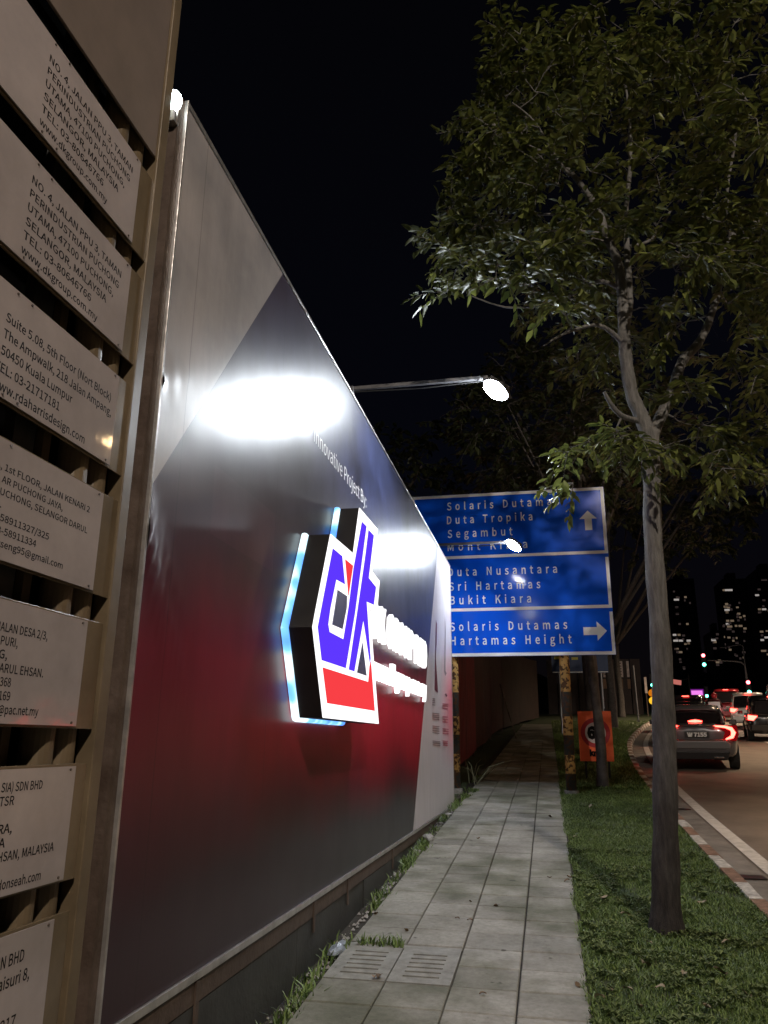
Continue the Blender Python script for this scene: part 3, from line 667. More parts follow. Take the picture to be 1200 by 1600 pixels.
# letters are individually spaced, as on the photographed sign
def sign_line(s, p0, p1, hgt):
    """p0, p1: pixels of the baseline ends"""
    A = at_y(*p0, YS); B = at_y(*p1, YS)
    o = text('lettering', s, (A.x, YS-.004, A.z), FX, FY, hgt, (B.x-A.x), M['sign_white'], rs, bold=.006, space=1.28, lift=.0)
    lr(o)
H = .145
for s, p0, p1 in (("Solaris Dutamas",(698.5,797.5),(874,790)),("Duta Tropika",(698.5,819),(832,812)),("Segambut",(699.5,840.5),(801,833.5)),("Mont Kiara",(699.5,861),(824,855)),
                  ("Duta Nusantara",(700.5,900.5),(870.5,893.5)),("Sri Hartamas",(702,923),(844.5,917.5)),("Bukit Kiara",(703.5,944.5),(830,940)),
                  ("Solaris Dutamas",(703.5,986),(886.5,981)),("Hartamas Height",(704.5,1008),(893.5,1005))):
    sign_line(s, p0, p1, H)
def arrow(c, sz, ang):
    pl = [(-.5,-.17),(.08,-.17),(.08,-.42),(.5,0),(.08,.42),(.08,.17),(-.5,.17)]
    ca, sa = math.cos(ang), math.sin(ang)
    lr(MB().prism([Vector((c.x+(x*ca-y*sa)*sz, YS-.004, c.z+(x*sa+y*ca)*sz)) for x,y in pl], (0,.003,0)).build('arrow', M['sign_white'], rs))
arrow(at_y(919,813,YS), .36, math.pi/2); arrow(at_y(930,986,YS), .39, 0)

# ------------------------------------------------------------------ speed sign
Y6 = 16.0
sp_ = root('speed_limit_sign', (.85, Y6, gz(Y6)), 'orange roadworks board with a red ringed 60 behind the thin grey tree trunk', 'road sign')
M6 = Matrix.Translation(-sp_.location)
def l6(o): o.matrix_parent_inverse = M6; return o
M['orange'] = mat('orange_sheet', (.95,.14,.03), .45, var=.12, vscale=4)
M['ringred'] = mat('ring_red', (.42,.012,.018), .5); M['disc'] = mat('disc_white', (.62,.56,.56), .5)
A6 = at_y(902,1111,Y6); B6 = at_y(960,1190,Y6)
l6(MB().box((A6.x,Y6,B6.z),(B6.x,Y6+.02,A6.z)).build('board', M['orange'], sp_, bevel=.004))
for x in (A6.x+.1, B6.x-.1): l6(MB().box((x-.02,Y6+.021,gz(Y6)-.05),(x+.02,Y6+.05,A6.z+.05)).build('leg', M['black_metal'], sp_))
cx6 = (A6.x+B6.x)/2; cz6 = at_y(930,1145,Y6).z
def disc(r, y, mt, nm): l6(MB().prism([Vector((cx6+r*math.cos(k*math.pi/16), y, cz6+r*math.sin(k*math.pi/16))) for k in range(32)], (0,.003,0)).build(nm, mt, sp_))
disc(.275, Y6-.004, M['ringred'], 'ring'); disc(.195, Y6-.008, M['disc'], 'disc')
l6(text('lettering', '60', (cx6-.155,Y6-.009,cz6-.10), FX, FY, .20, .31, M['ink'], sp_, bold=.03, lift=0))
l6(text('lettering', 'km/j', (cx6-.13,Y6-.002,B6.z+.10), FX, FY, .10, .28, M['ink'], sp_, bold=.03, lift=0))

# ------------------------------------------------------------------ red hoarding fence past the billboard
M['redfence'] = mat('red_sheet', (.15,.014,.018), .5, var=.5, vscale=1.5, objrand=.3); M['brownfence'] = mat('brown_sheet', (.045,.024,.020), .6, var=.4, vscale=1.5, objrand=.3)
fe = root('site_hoarding', (-2.0, 20, gz(20)), 'red and rust brown corrugated site hoarding along the path beyond the billboard', 'hoarding')
Mh = Matrix.Translation(-fe.location)
FP = [(-1.80,13.2),(-1.86,16),(-1.92,19),(-1.98,22),(-1.98,25),(-2.1,30),(-2.0,36),(-1.5,43),(-.6,51)]
for i in range(len(FP)-1):
    (x0,y0),(x1,y1) = FP[i], FP[i+1]; n_ = int((y1-y0)/.085); q = MB()
    for k in range(n_+1):
        t = k/n_; d = .018 if (k//2) % 2 else -.018
        for z in (.12, 3.3 if i<4 else 3.6): q.v.append((x0+(x1-x0)*t+d, y0+(y1-y0)*t, gz(y0+(y1-y0)*t)+z+(.03*(i%2))))
    for k in range(n_): q.f.append((2*k,2*k+2,2*k+3,2*k+1))
    o = q.build('fence_sheet', M['redfence'] if i < 3 else M['brownfence'], fe); o.matrix_parent_inverse = Mh
    md = o.modifiers.new('thick','SOLIDIFY'); md.thickness = .004
    o = MB().box((x0-.10,y0-.04,gz(y0)-.1),(x0-.03,y0+.04,gz(y0)+3.4)).build('fence_post', M['brown_steel'], fe); o.matrix_parent_inverse = Mh
q = MB()   # rail on the far part
lp_ = root('leaning_pole', (-1.2, 30, gz(30)), 'thin dark pole leaning against the hoarding beyond the sign', 'pole')
MB().tube([(0,0,0),(-.55,.6,2.0)], .025, 8).build('shaft', M['brown_steel'], lp_)

# far poster hoarding facing down the road
YP = 66.
ph = root('poster_hoarding', (6.0, YP, gz(YP)), 'far dark hoarding carrying rows of white and beige posters left of the road', 'hoarding')
Mp = Matrix.Translation(-ph.location)
def lph(o): o.matrix_parent_inverse = Mp; return o
M['poster'] = mat('poster_white', (.75,.66,.64), .6, var=.35, vscale=3, objrand=.15); M['posterb'] = mat('poster_beige', (.34,.20,.12), .6, var=.3, vscale=1.5, objrand=.2)
M['darkpanel'] = mat('dark_panel', (.045,.028,.025), .6, var=.4, vscale=1)
xa = at_y(855,1060,YP).x; xb = at_y(1003,1060,YP).x; n_ = 9
for k in range(n_):
    x0 = xa+(xb-xa)*k/n_; x1 = xa+(xb-xa)*(k+1)/n_-.08
    lph(MB().box((x0,YP,gz(YP)-.2),(x1,YP+.08,at_y(950,1030,YP).z)).build('panel', M['darkpanel'], ph))
for (u0,v0,u1,v1,mt) in ((941,1034,956,1058,'poster'),(961,1033,974,1058,'poster'),(978,1033,984,1058,'poster'),(941,1061,956,1076,'posterb'),(963,1061,974,1076,'posterb'),(980,1061,986,1076,'posterb'),(896,1033,906,1050,'poster')):
    a = at_y(u0,v0,YP); c = at_y(u1,v1,YP)
    pz = lph(MB().box((a.x,YP-.04,c.z),(c.x,YP-.005,a.z)).build('poster', M[mt], ph))
    if mt == 'poster' and u1-u0 > 9:
        g_ = MB()
        for r in range(5):
            zz = c.z + (a.z-c.z)*(.15+.17*r); g_.box((a.x+.1,YP-.045,zz),(c.x-.1,YP-.041,zz+.07))
        o = g_.build('printed_line', M['darkpanel'], pz); 
        o.matrix_parent_inverse = pz.matrix_world.inverted() if False else Matrix.Identity(4)
a = at_y(1006,1058,60); c = at_y(1012,1083,60)
tb = root('tilted_board', ((a.x+c.x)/2, 60, gz(60)), 'narrow pale board at the right end of the poster hoarding', 'board')
MB().box(((a.x-c.x)/2,0,c.z-gz(60)),((c.x-a.x)/2,.06,a.z-gz(60))).build('board_face', M['poster'], tb); MB().box((-.04,.07,-.1),(.04,.12,c.z-gz(60)+.3)).build('leg', M['brown_steel'], tb)
pp = on_ground(997,1107); hp = at_y(993,1040,48)
lpst = root('slim_post', (at_y(996,1105,48).x, 48, gz(48)), 'slim pale post standing in front of the poster hoarding', 'post')
MB().tube([(0,0,-.1),(-.05,0,hp.z-gz(48))], .05, 10).build('shaft', M['grey_steel'], lpst)
MB().box((-.09,-.09,-.1),(.09,.09,.12)).build('foot', M['rubble'], lpst)
# small blue sign behind the big one
YB2 = 34.
a = at_y(861,1020,YB2); c = at_y(951,1051,YB2)
sb = root('small_blue_sign', ((a.x+c.x)/2, YB2, gz(YB2)), 'smaller dark blue road sign with white and yellow lettering half hidden under the big one', 'road sign')
Ms = Matrix.Translation(-sb.location)
M['blue_dim'] = mat('blue_dim', (.004,.030,.12), .5); M['yellowp'] = mat('yellow_print', (.45,.42,.04), .5)
for o in (MB().box((a.x,YB2,c.z),(c.x,YB2+.04,a.z)).build('board', M['blue_dim'], sb),
          MB().box((at_y(865,1,YB2).x if False else a.x+.02,YB2-.006,c.z+.02),(c.x-.02,YB2-.002,c.z+.05)).build('border', M['sign_white'], sb),
          MB().box((at_y(866,1028,YB2).x,YB2-.006,at_y(866,1030,YB2).z),(at_y(874,1028,YB2).x,YB2-.002,at_y(866,1026,YB2).z)).build('print_block', M['yellowp'], sb),
          MB().box((at_y(893,1028,YB2).x,YB2-.006,at_y(893,1031,YB2).z),(at_y(903,1028,YB2).x,YB2-.002,at_y(893,1027,YB2).z)).build('print_block', M['yellowp'], sb),
          MB().tube([(a.x+.3,YB2+.1,gz(YB2)-.1),(a.x+.3,YB2+.1,c.z+.5)],.05,10).build('post', M['grey_steel'], sb),
          MB().tube([(c.x-.3,YB2+.1,gz(YB2)-.1),(c.x-.3,YB2+.1,c.z+.5)],.05,10).build('post', M['grey_steel'], sb)):
    o.matrix_parent_inverse = Ms

# ------------------------------------------------------------------ cars
def loft(b, st, ringf):
    n = None; base = len(b.v)
    for s_ in st:
        R_ = ringf(*s_); full = R_ + [(-x, y, z) for x, y, z in R_[::-1]]
        n = len(full); b.v += full
    for i in range(len(st)-1):
        for k in range(n):
            b.f.append((base+i*n+k, base+i*n+(k+1)%n, base+(i+1)*n+(k+1)%n, base+(i+1)*n+k))
    b.f.append(tuple(base+k for k in range(n))[::-1]); b.f.append(tuple(base+(len(st)-1)*n+k for k in range(n)))
def body_ring(y, w_, zb, zs_, zc):
    return [(.001,y,zc),(w_*.45,y,zc-.008),(w_*.82,y,(zc*.65+zs_*.35)),(w_*.95,y,zs_),(w_,y,zs_-.16),(w_*.985,y,(zb+zs_)*.45),(w_*.95,y,zb+.05),(w_*.80,y,zb),(.001,y,zb)]
def cab_ring(y, wb, wt, zb, zt):
    h = zt-zb
    return [(.001,y,zt+.012),(wt*.5,y,zt+.008),(wt*.88,y,zt-.012),(wt,y,zt-.05*min(1,h*3)),(wb*.5+wt*.5,y,zb+h*.45),(wb,y,zb),(.001,y,zb)]
def sub(o, lv=1):
    m_ = o.modifiers.new('sub','SUBSURF'); m_.levels = lv; m_.render_levels = lv
def car(kind, name, loc, heading, paint, label, cat, L=4.6, W=.90, H=1.42, lit=1, plate=None, lights='c', detail=True):
    r = root(name, loc, label, cat, 'vehicles queueing on the road', rz=heading)
    r.rotation_euler = (math.atan(S), 0, heading)
    wb = .30
    if kind == 'sedan':
        st = [(0,.66,.36,.72,.98),(.06,W*.90,.30,.86,1.03),(.35,W*.97,.26,.94,1.05),(.8,W,.24,.93,1.0),(1.6,W,.22,.90,.95),(2.8,W,.22,.88,.93),(3.6,W*.99,.22,.84,.92),(4.2,W*.94,.24,.76,.84),(L-.08,W*.82,.28,.66,.72),(L,W*.6,.34,.6,.64)]
        cs = [(.40,W*.72,W*.50,1.0,1.03),(.95,W*.86,W*.66,.97,H-.10),(1.45,W*.88,W*.70,.95,H),(2.3,W*.89,W*.72,.93,H),(2.9,W*.88,W*.68,.92,H-.10),(3.6,W*.80,W*.6,.88,.93)]
        rw = [(.34,1.035),(.93,H-.12)]
    else:
        hs = H*.57
        st = [(0,W*.80,.36,hs*.9,hs),(.05,W*.94,.30,hs,hs+.06),(.4,W*.99,.26,hs+.02,hs+.08),(1.2,W,.24,hs,hs+.06),(2.6,W,.22,hs-.02,hs+.03),(3.4,W*.98,.22,hs-.08,hs),(L-.1,W*.85,.26,.7,.76),(L,W*.65,.32,.62,.66)]
        cs = [(.06,W*.90,W*.70,hs,hs+.06),(.16,W*.92,W*.76,hs,H-.14),(.42,W*.93,W*.80,hs,H-.01),(1.3,W*.93,W*.82,hs,H),(2.4,W*.93,W*.80,hs,H-.03),(2.9,W*.9,W*.72,hs,H-.2),(3.5,W*.82,W*.62,hs-.04,hs)]
        rw = [(.03,hs+.10),(.14,H-.20)]
    b = MB(); loft(b, st, body_ring); bo = b.build('body', paint, r, smooth=True); sub(bo)
    b = MB(); loft(b, cs, cab_ring); cg = b.build('windows', M['glass_dark'], r, smooth=True); sub(cg)
    # roof skin over the glass
    b = MB(); tops = [c for c in cs if c[4] > H-.16]
    for (y,wb_,wt,zb_,zt) in tops:
        for x in (-wt*.93,-wt*.5,0,wt*.5,wt*.93): b.v.append((x,y,zt+.018-(.03 if abs(x)>wt*.8 else 0)))
    for i in range(len(tops)-1):
        for k in range(4): a = i*5+k; b.f.append((a,a+1,a+6,a+5))
    ro = b.build('roof', paint, r, smooth=True); so = ro.modifiers.new('s','SOLIDIFY'); so.thickness = .02
    # pillars
    for sx_ in (-1,1):
        c0, c1 = cs[0], tops[0]
        pl = MB().tube([(sx_*c0[1]*.93,c0[0]+.0,c0[3]+.03),(sx_*(c0[1]*.35+c1[2]*.62),(c0[0]+c1[0])/2,(c0[3]+c1[4])/2+.02),(sx_*c1[2]*.94,c1[0],c1[4]-.005)], [.045,.035,.03], 6)
        pl.build('rear_pillar', paint, r, smooth=True)
    tl_m = M['tail'] if lit else M['tail_dim']
    if kind == 'sedan':
        for sx_ in (-1,1):
            # C shaped lamp
            pts = [(.40,.985),(.60,.972),(.735,.925),(.775,.84),(.735,.75),(.60,.70)]
            ys_ = [-.005,.0,.02,.075,.03,.0]
            b = MB(); b.tube([(sx_*x*W/.9, y_-.015, z) for (x,z),y_ in zip(pts,ys_)], [.016,.026,.04,.05,.036,.014], 8)
            t_ = b.build('tail_light', tl_m, r, smooth=True)
        MB().tube([(-.15,.43,1.075),(0,.40,1.085),(.15,.43,1.075)], [.015,.034,.015], 8).build('brake_light', M['tail'], r, smooth=True)
        for sx_ in (-1,1):
            MB().prism([(sx_*.36,.03,1.0),(sx_*.86,.10,1.0),(sx_*.89,.16,.80),(sx_*.82,.05,.66),(sx_*.52,-.004,.66),(sx_*.60,-.004,.86)], (0,.03,0)).build('lamp_halo', M['red_halo'], r, bevel=.01)  # glowing panel added to spread a red halo round the lamp
        MB().tube([(-.62,.02,.985),(0,-.01,1.005),(.62,.02,.985)], .010, 6).build('boot_edge', M['chrome'], r, smooth=True)
        b = MB(); b.add([(-.56,-.012,.66),(.56,-.012,.66),(.66,.0,.54),(-.66,.0,.54)], [(0,1,2,3)])
        o = MB().prism([(-.60,-.03,.66),(.60,-.03,.66),(.70,-.02,.60),(.66,-.03,.49),(-.66,-.03,.49),(-.70,-.02,.60)], (0,.10,0)).build('bumper', M['bumper'], r, bevel=.015)
        MB().tube([(-.60,-.035,.685),(0,-.045,.672),(.60,-.035,.685)], .010, 6).build('bumper_trim', M['chrome'], r)
        MB().prism([(-.66,-.02,.42),(.66,-.02,.42),(.60,.0,.26),(-.60,.0,.26)], (0,.12,0)).build('diffuser', M['black_metal'], r, bevel=.01)
        MB().tube([(.32,-.03,.31),(.52,-.03,.31)], .022, 8).build('exhaust', M['chrome'], r)
        pz = .80; py = -.028
    else:
        zz = H*.50
        for sx_ in (-1,1):
            if lights == 'tall': b = MB().obox((sx_*W*.86,.0,zz+.08), Vector((.055,0,0)), Vector((sx_*.01,.03,0)), Vector((0,0,.15)))
            else: b = MB().prism([(sx_*W*.60,-.02,zz+.10),(sx_*W*.95,.03,zz+.14),(sx_*W*.97,.04,zz-.03),(sx_*W*.78,-.02,zz-.06)], (0,.03,0))
            b.build('tail_light', tl_m, r, bevel=.01)
        MB().box((-.14,.10,H-.05),(.14,.16,H-.02)).build('brake_light', tl_m, r)
        MB().prism([(-W*.86,-.03,.62),(W*.86,-.03,.62),(W*.9,-.02,.40),(-W*.9,-.02,.40)], (0,.10,0)).build('bumper', paint, r, bevel=.02)
        MB().prism([(-W*.70,.004,rw[0][1]),(W*.70,.004,rw[0][1]),(W*.62,.10,rw[1][1]+.02),(-W*.62,.10,rw[1][1]+.02)], (0,.02,.0)).build('rear_window', M['glass_dark'], r)
        pz = .70; py = -.034
    pb = MB().box((-.26,py-.008,pz-.065),(.26,py,pz+.065)).build('number_plate', M['black_metal'], r)
    if plate:
        text('plate_lettering', plate, (-.21,py-.010,pz-.04), FX, FY, .08, .42, M['white_print'], pb, bold=.02, lift=0)
    for sx_ in (-1,1):
        MB().obox((sx_*W*.66,L-.03,.66), Vector((.14,0,0)), Vector((0,.05,0)), Vector((0,0,.05))).build('headlight', M['headl'], r, bevel=.015)
    ld = bpy.data.lights.new('headlight_beam','SPOT'); ld.energy = 160; ld.color = (1,.93,.82); ld.spot_size = math.radians(70); ld.spot_blend = .8; ld.shadow_soft_size = .08
    lo = bpy.data.objects.new('headlight_beam', ld); C.objects.link(lo); lo.parent = r; lo.location = (0,L+.10,.66); lo.rotation_euler = (math.radians(86),0,0)
    for sx_ in (-1,1):
        for y_ in (.92, L-.95):
            w0 = MB().tube([(sx_*(W-.22),y_,.32),(sx_*(W-.01),y_,.32)], .325, 20).build('wheel', M['rubber'], r, bevel=.02)
            MB().tube([(sx_*(W-.05),y_,.32),(sx_*(W+.002),y_,.32)], .20, 16).build('rim', M['grey_steel'], w0)
        MB().obox((sx_*(W+.08),2.95,.98), Vector((.09,0,0)), Vector((0,.04,0)), Vector((0,0,.06))).build('wing_mirror', paint, r, bevel=.02)
    return r
def paint(nm, c, rough=.25, metal=.3): return mat(nm, c, rough, metal=metal, coat=.6)
M['red_halo'] = lamp_mat('red_halo', (.30,.004,.006), .55)  # emissive red for the halo panels added round the tail lights
M['headl'] = lamp_mat('head_light', (1,.95,.85), 12)
M['bumper'] = mat('bumper_grey', (.16,.16,.165), .35, metal=.3)
M['p_grey'] = paint('paint_dark_grey', (.11,.11,.12)); M['p_black'] = paint('paint_black', (.012,.012,.014)); M['p_white'] = paint('paint_white', (.62,.58,.52), .4, 0)
M['p_red'] = paint('paint_red', (.16,.008,.012)); M['p_dark'] = paint('paint_dark', (.03,.028,.03))
def rz(y): return gz(y) - .12
hd = lambda deg: -math.radians(deg)
car('sedan','parked_car' if False else 'sedan_car', (3.30,19.5,rz(19.5)), hd(8), M['p_grey'], 'dark grey sedan with glowing C shaped brake lights, nearest car to the trees', 'car', plate='W 7155')
x2 = at_y(1061,1100,29).x
car('sedan','sedan_car', (x2-.05,27.5,rz(27.5)), hd(11), M['p_black'], 'black saloon half hidden by the tree trunk, just ahead of the grey sedan', 'car')
x3 = at_y(1063,1085,41).x
car('mpv','hatchback_car', (x3-.1,39,rz(39)), hd(16), M['p_dark'], 'dark tall car ahead of the black saloon, its high brake light showing over it', 'car', H=1.62)
x4 = at_y(1170,1100,42).x
car('mpv','white_van', (x4,42,rz(42)), hd(12), M['p_white'], 'white people carrier with dark rear window and lit lower tailgate', 'van', L=4.5, W=.90, H=1.72)
x5 = at_y(1136,1100,52).x
car('mpv','people_carrier', (x5,52,rz(52)), hd(14), M['p_red'], 'tall dark red people carrier with bright brake lights left of the white van', 'van', L=4.8, W=.92, H=1.95, lights='tall')
x6 = at_y(1207,1100,31).x
car('mpv','hatchback_car', (x6,31,rz(31)), hd(10), M['p_black'], 'black car cut off by the right edge with a blue glow on its plate', 'car', H=1.62, plate='W 31')
x7 = at_y(1205,1090,60).x
car('mpv','people_carrier', (x7,58,rz(58)), hd(14), M['p_dark'], 'dark van beyond the white van at the right edge', 'van', H=2.3, L=5)
car('mpv','hatchback_car', (12.8,23,rz(23)), hd(8), M['p_dark'], 'dark car waiting in the far lane, out of view to the right', 'car', H=1.5)
# ------------------------------------------------------------------ delivery motorcycle and rider
ym = 40.0; xm = at_y(1117,1107,ym).x
mo = root('delivery_motorcycle', (xm, ym, rz(ym)), 'small motorcycle with a white delivery box waiting between the cars', 'motorcycle'); mo.rotation_euler = (math.atan(S),0,hd(14))
M['wbox'] = mat('white_box', (.75,.74,.76), .4)
for y_ in (.0,1.2):
    wv_ = MB().tube([(-.05,y_,.28),(.05,y_,.28)], .28, 18).build('wheel', M['rubber'], mo); MB().tube([(-.055,y_,.28),(.055,y_,.28)], .17, 12).build('rim', M['grey_steel'], wv_)
MB().prism([(-.09,-.05,.55),(-.09,.2,.75),(-.09,.75,.72),(-.09,.95,.9),(-.09,1.1,.95),(-.09,1.15,.6),(-.09,.8,.38),(-.09,.3,.38)], (.18,0,0)).build('frame', M['p_red'], mo, bevel=.03)
MB().prism([(-.12,.1,.76),(-.12,.75,.76),(-.12,.72,.82),(-.12,.1,.84)], (.24,0,0)).build('seat', M['rubber'], mo, bevel=.02)
MB().tube([(-.33,.95,1.04),(-.1,1.0,.98),(.1,1.0,.98),(.33,.95,1.04)], .018, 8).build('handlebar', M['grey_steel'], mo)
for sx_ in (-1,1): MB().tube([(sx_*.08,1.2,.28),(sx_*.08,1.02,.95)], .022, 8).build('fork', M['grey_steel'], mo)
MB().box((-.06,-.08,.60),(.06,-.04,.68)).build('tail_light', M['tail'], mo)
MB().box((-.25,-.30,.82),(.25,.16,1.32)).build('delivery_box', M['wbox'], mo, bevel=.03)
rd = root('person', (xm, ym, rz(ym)), 'rider in dark red jacket and red helmet sitting on the delivery motorcycle', 'person'); rd.rotation_euler = mo.rotation_euler
def skin(name, verts, edges, rad, mat_, parent, rootv=0):
    me = bpy.data.meshes.new(name); me.from_pydata(verts, edges, []); o = link(name, me, mat_, parent)
    sk = o.modifiers.new('skin','SKIN'); 
    for i, r_ in enumerate(rad): me.skin_vertices[0].data[i].radius = (r_, r_); me.skin_vertices[0].data[i].use_root = (i == rootv)
    sk.use_smooth_shade = True; sb_ = o.modifiers.new('sub','SUBSURF'); sb_.levels = 1; sb_.render_levels = 1
    return o
M['jacket'] = mat('jacket', (.10,.012,.014), .8, var=.3, vscale=10); M['helmet'] = mat('helmet', (.45,.02,.03), .25, coat=.5)
V = [(0,.42,.88),(0,.44,1.10),(0,.50,1.36),(0,.52,1.46),(0,.54,1.60),
     (.19,.50,1.36),(.27,.66,1.16),(.31,.90,1.06),(-.19,.50,1.36),(-.27,.66,1.16),(-.31,.90,1.06),
     (.12,.46,.86),(.20,.82,.74),(.18,.66,.34),(.18,.76,.28),(-.12,.46,.86),(-.20,.82,.74),(-.18,.66,.34),(-.18,.76,.28)]
E_ = [(0,1),(1,2),(2,3),(3,4),(2,5),(5,6),(6,7),(2,8),(8,9),(9,10),(0,11),(11,12),(12,13),(13,14),(0,15),(15,16),(16,17),(17,18)]
skin('body', V, E_, [.17,.16,.17,.07,.09,.08,.06,.04,.08,.06,.04,.10,.08,.05,.04,.10,.08,.05,.04], M['jacket'], rd)
b = MB(); 
for j in range(9):
    th = math.pi*j/8
    for k in range(14): a = 2*math.pi*k/14; b.v.append((.14*math.sin(th)*math.cos(a), .55+.155*math.sin(th)*math.sin(a), 1.60+.14*math.cos(th)))
for j in range(8):
    for k in range(14): b.f.append((j*14+k, j*14+(k+1)%14, (j+1)*14+(k+1)%14, (j+1)*14+k))
b.build('helmet', M['helmet'], rd, smooth=True)

# ------------------------------------------------------------------ traffic lights, far lamps and signs
M['red_l'] = lamp_mat('signal_red', (1,.10,.12), 14); M['green_l'] = lamp_mat('signal_green', (.10,1,.62), 12); M['amber_l'] = lamp_mat('signal_amber', (1,.50,.02), 6); M['off_l'] = mat('signal_off', (.02,.02,.02), .4)
M['mast'] = mat('mast_grey', (.30,.26,.25), .6)
def head(parent, p, lit, s=1.0):
    h = MB().box((p[0]-.17*s,p[1],p[2]-.55*s),(p[0]+.17*s,p[1]+.2*s,p[2]+.55*s)).build('signal_head', M['black_metal'], parent)
    for j, nm in enumerate(('red','amber','green')):
        c = (p[0], p[1]-.01, p[2]+(.35-.35*j)*s)
        m_ = M[{'red':'red_l','amber':'amber_l','green':'green_l'}[nm]] if nm in lit else M['off_l']
        MB().tube([(c[0],c[1]-.02,c[2]),(c[0],c[1],c[2])], .13*s, 14).build('lens', m_, h)
yt = 75.0; bp_ = at_y(1168,1090,yt)
tl = root('traffic_light_mast', (bp_.x, yt, gz(yt)), 'tall traffic light mast with curved arm over the road and red and green lamps', 'traffic light')
rel = lambda px, py: (at_y(px,py,yt).x-bp_.x, 0, at_y(px,py,yt).z-gz(yt))
MB().tube([(0,0,0), rel(1167,1060), rel(1164,1040), rel(1158,1035), rel(1145,1033), rel(1105,1032)], [.10,.085,.07,.06,.055,.05], 10).build('mast_arm', M['mast'], tl, smooth=True)
p = rel(1099,1031.5); head(tl, (p[0],-.15,p[2]), ('red','green'), 1.15)
p = rel(1169,1074); head(tl, (p[0],-.2,p[2]), ('red','green'), 1.2)
def small_signal(px, py, Y, lit, label, h_):
    q = at_y(px,py,Y); t_ = root('traffic_light', (q.x, Y, gz(Y)), label, 'traffic light')
    zz = q.z-gz(Y); MB().tube([(0,0,-.1),(0,0,zz-.3)], .06, 10).build('pole', M['mast'], t_); head(t_, (0,-.15,zz+(.35 if lit[0]=='green' else -.35)), lit, 1.1)
small_signal(1019,1070,75,('green',),'green traffic light just left of the main tree trunk', 0)
small_signal(1104,1087,88,('green',),'small green traffic light beside the pink lit billboard', 0)
q = at_y(1020,1097,58)
am = root('warning_sign', (q.x, 58, gz(58)), 'pair of yellow warning discs on a post left of the main tree trunk', 'road sign')
MB().tube([(0,0,-.1),(0,0,at_y(1020,1078,58).z-gz(58))], .05, 10).build('post', M['mast'], am)
M['yel1'] = lamp_mat('amber_glow', (1,.28,.01), .55); M['yel2'] = lamp_mat('yellow_glow', (1,.55,.03), 1.1)
for py, mt in ((1083,'yel1'),(1095,'yel2')):
    zz = at_y(1020,py,58).z-gz(58); MB().tube([(0,-.10,zz),(0,-.06,zz)], .26, 18).build('warning_disc', M[mt], am)
q = at_y(1057,1066,70)
om = root('hanging_sign', (q.x+1.0, 70, gz(70)), 'small salmon coloured tilted sign above the queue right of the trunk', 'road sign')
M['salmon'] = lamp_mat('salmon_glow', (.55,.16,.13), .9)
MB().tube([(0,0,-.1),(0,0,q.z-gz(70)+.6)], .05, 8).build('post', M['black_metal'], om)
MB().obox((-1.0,-.1,q.z-gz(70)), Vector((.36,0,-.06)), Vector((0,.03,0)), Vector((.03,0,.19))).build('board', M['salmon'], om)
MB().tube([(0,0,q.z-gz(70)+.3),(-1.0,-.05,q.z-gz(70)+.1)], .03, 8).build('arm', M['black_metal'], om)
a = at_y(1080,1079,92); c = at_y(1100,1103,92)
pk = root('pink_lit_billboard', ((a.x+c.x)/2, 92, gz(92)), 'glowing magenta billboard far down the road', 'billboard')
M['pink'] = lamp_mat('pink_glow', (.85,.22,.80), 1.1); M['pinkf'] = lamp_mat('pink_frame', (.22,.02,.30), .7)
hw = (c.x-a.x)/2
MB().box((-hw,0,c.z-gz(92)),(hw,.12,a.z-gz(92))).build('screen', M['pink'], pk); MB().box((-hw-.12,.02,c.z-gz(92)-.12),(hw+.12,.10,a.z-gz(92)+.15)).build('frame', M['pinkf'], pk)
MB().box((-.15,.13,-.2),(.15,.4,c.z-gz(92)+.2)).build('leg', M['black_metal'], pk)
q = at_y(1161,1010,88)
fl = root('far_street_lamp', (at_y(1168,1085,88).x, 88, gz(88)), 'unlit street lamp column behind the traffic light mast', 'street lamp')
MB().tube([(0,0,0),(q.x-fl.location.x,0,q.z-gz(88)),(q.x-fl.location.x-.3,0,q.z-gz(88)+.2),(q.x-fl.location.x-1.7,0,q.z-gz(88)-.05)], [.11,.07,.06,.05], 10).build('column', M['mast'], fl, smooth=True)
MB().obox((q.x-fl.location.x-2.0,0,q.z-gz(88)-.10), Vector((.35,0,.02)), Vector((0,.12,0)), Vector((0,0,.05))).build('lantern', M['mast'], fl, bevel=.02)

# ------------------------------------------------------------------ towers with lit windows
M['tower'] = mat('tower_wall', (.06,.05,.055), .8, var=.3, vscale=.05)
M['win_w'] = lamp_mat('window_white', (.95,.86,.80), .36); M['win_y'] = lamp_mat('window_warm', (.85,.62,.42), .17); M['win_d'] = lamp_mat('window_dim', (.45,.32,.30), .07)
YT = 430.
def tower(x0, x1, ytop, lits, label, dy=0):
    Y = YT+dy; a = at_y(x0, ytop, Y); c = at_y(x1, ytop, Y); hw = (c.x-a.x)/2; cx_ = (a.x+c.x)/2; z0 = gz(200)
    t_ = root('apartment_tower', (cx_, Y, z0), label, 'tower', 'lit apartment towers on the skyline')
    h_ = a.z-z0
    MB().box((-hw,0,0),(hw,22,h_)).build('wall', M['tower'], t_)
    MB().box((-hw*.4,4,h_),(hw*.3,12,h_+4)).build('roof_box', M['tower'], t_)
    q = MB()
    for k in range(int(h_/3.1)): q.box((-hw-.3,-.5,k*3.1+2.9),(hw+.3,-.002,k*3.1+3.1))
    q.build('balcony_slab', M['tower'], t_)['kind'] = 'stuff'
    for (px, py, w_, m_) in lits:
        p = at_y(px, py, Y); x = p.x-cx_; z = p.z-z0
        o = MB().box((-.62*w_,-.06,-.5),(.62*w_,-.003,.5)).mesh('window'); o.materials.append(M[m_]); o = link('window', o, None, t_); o.location = (x,0,z)
r3 = random.Random(3)
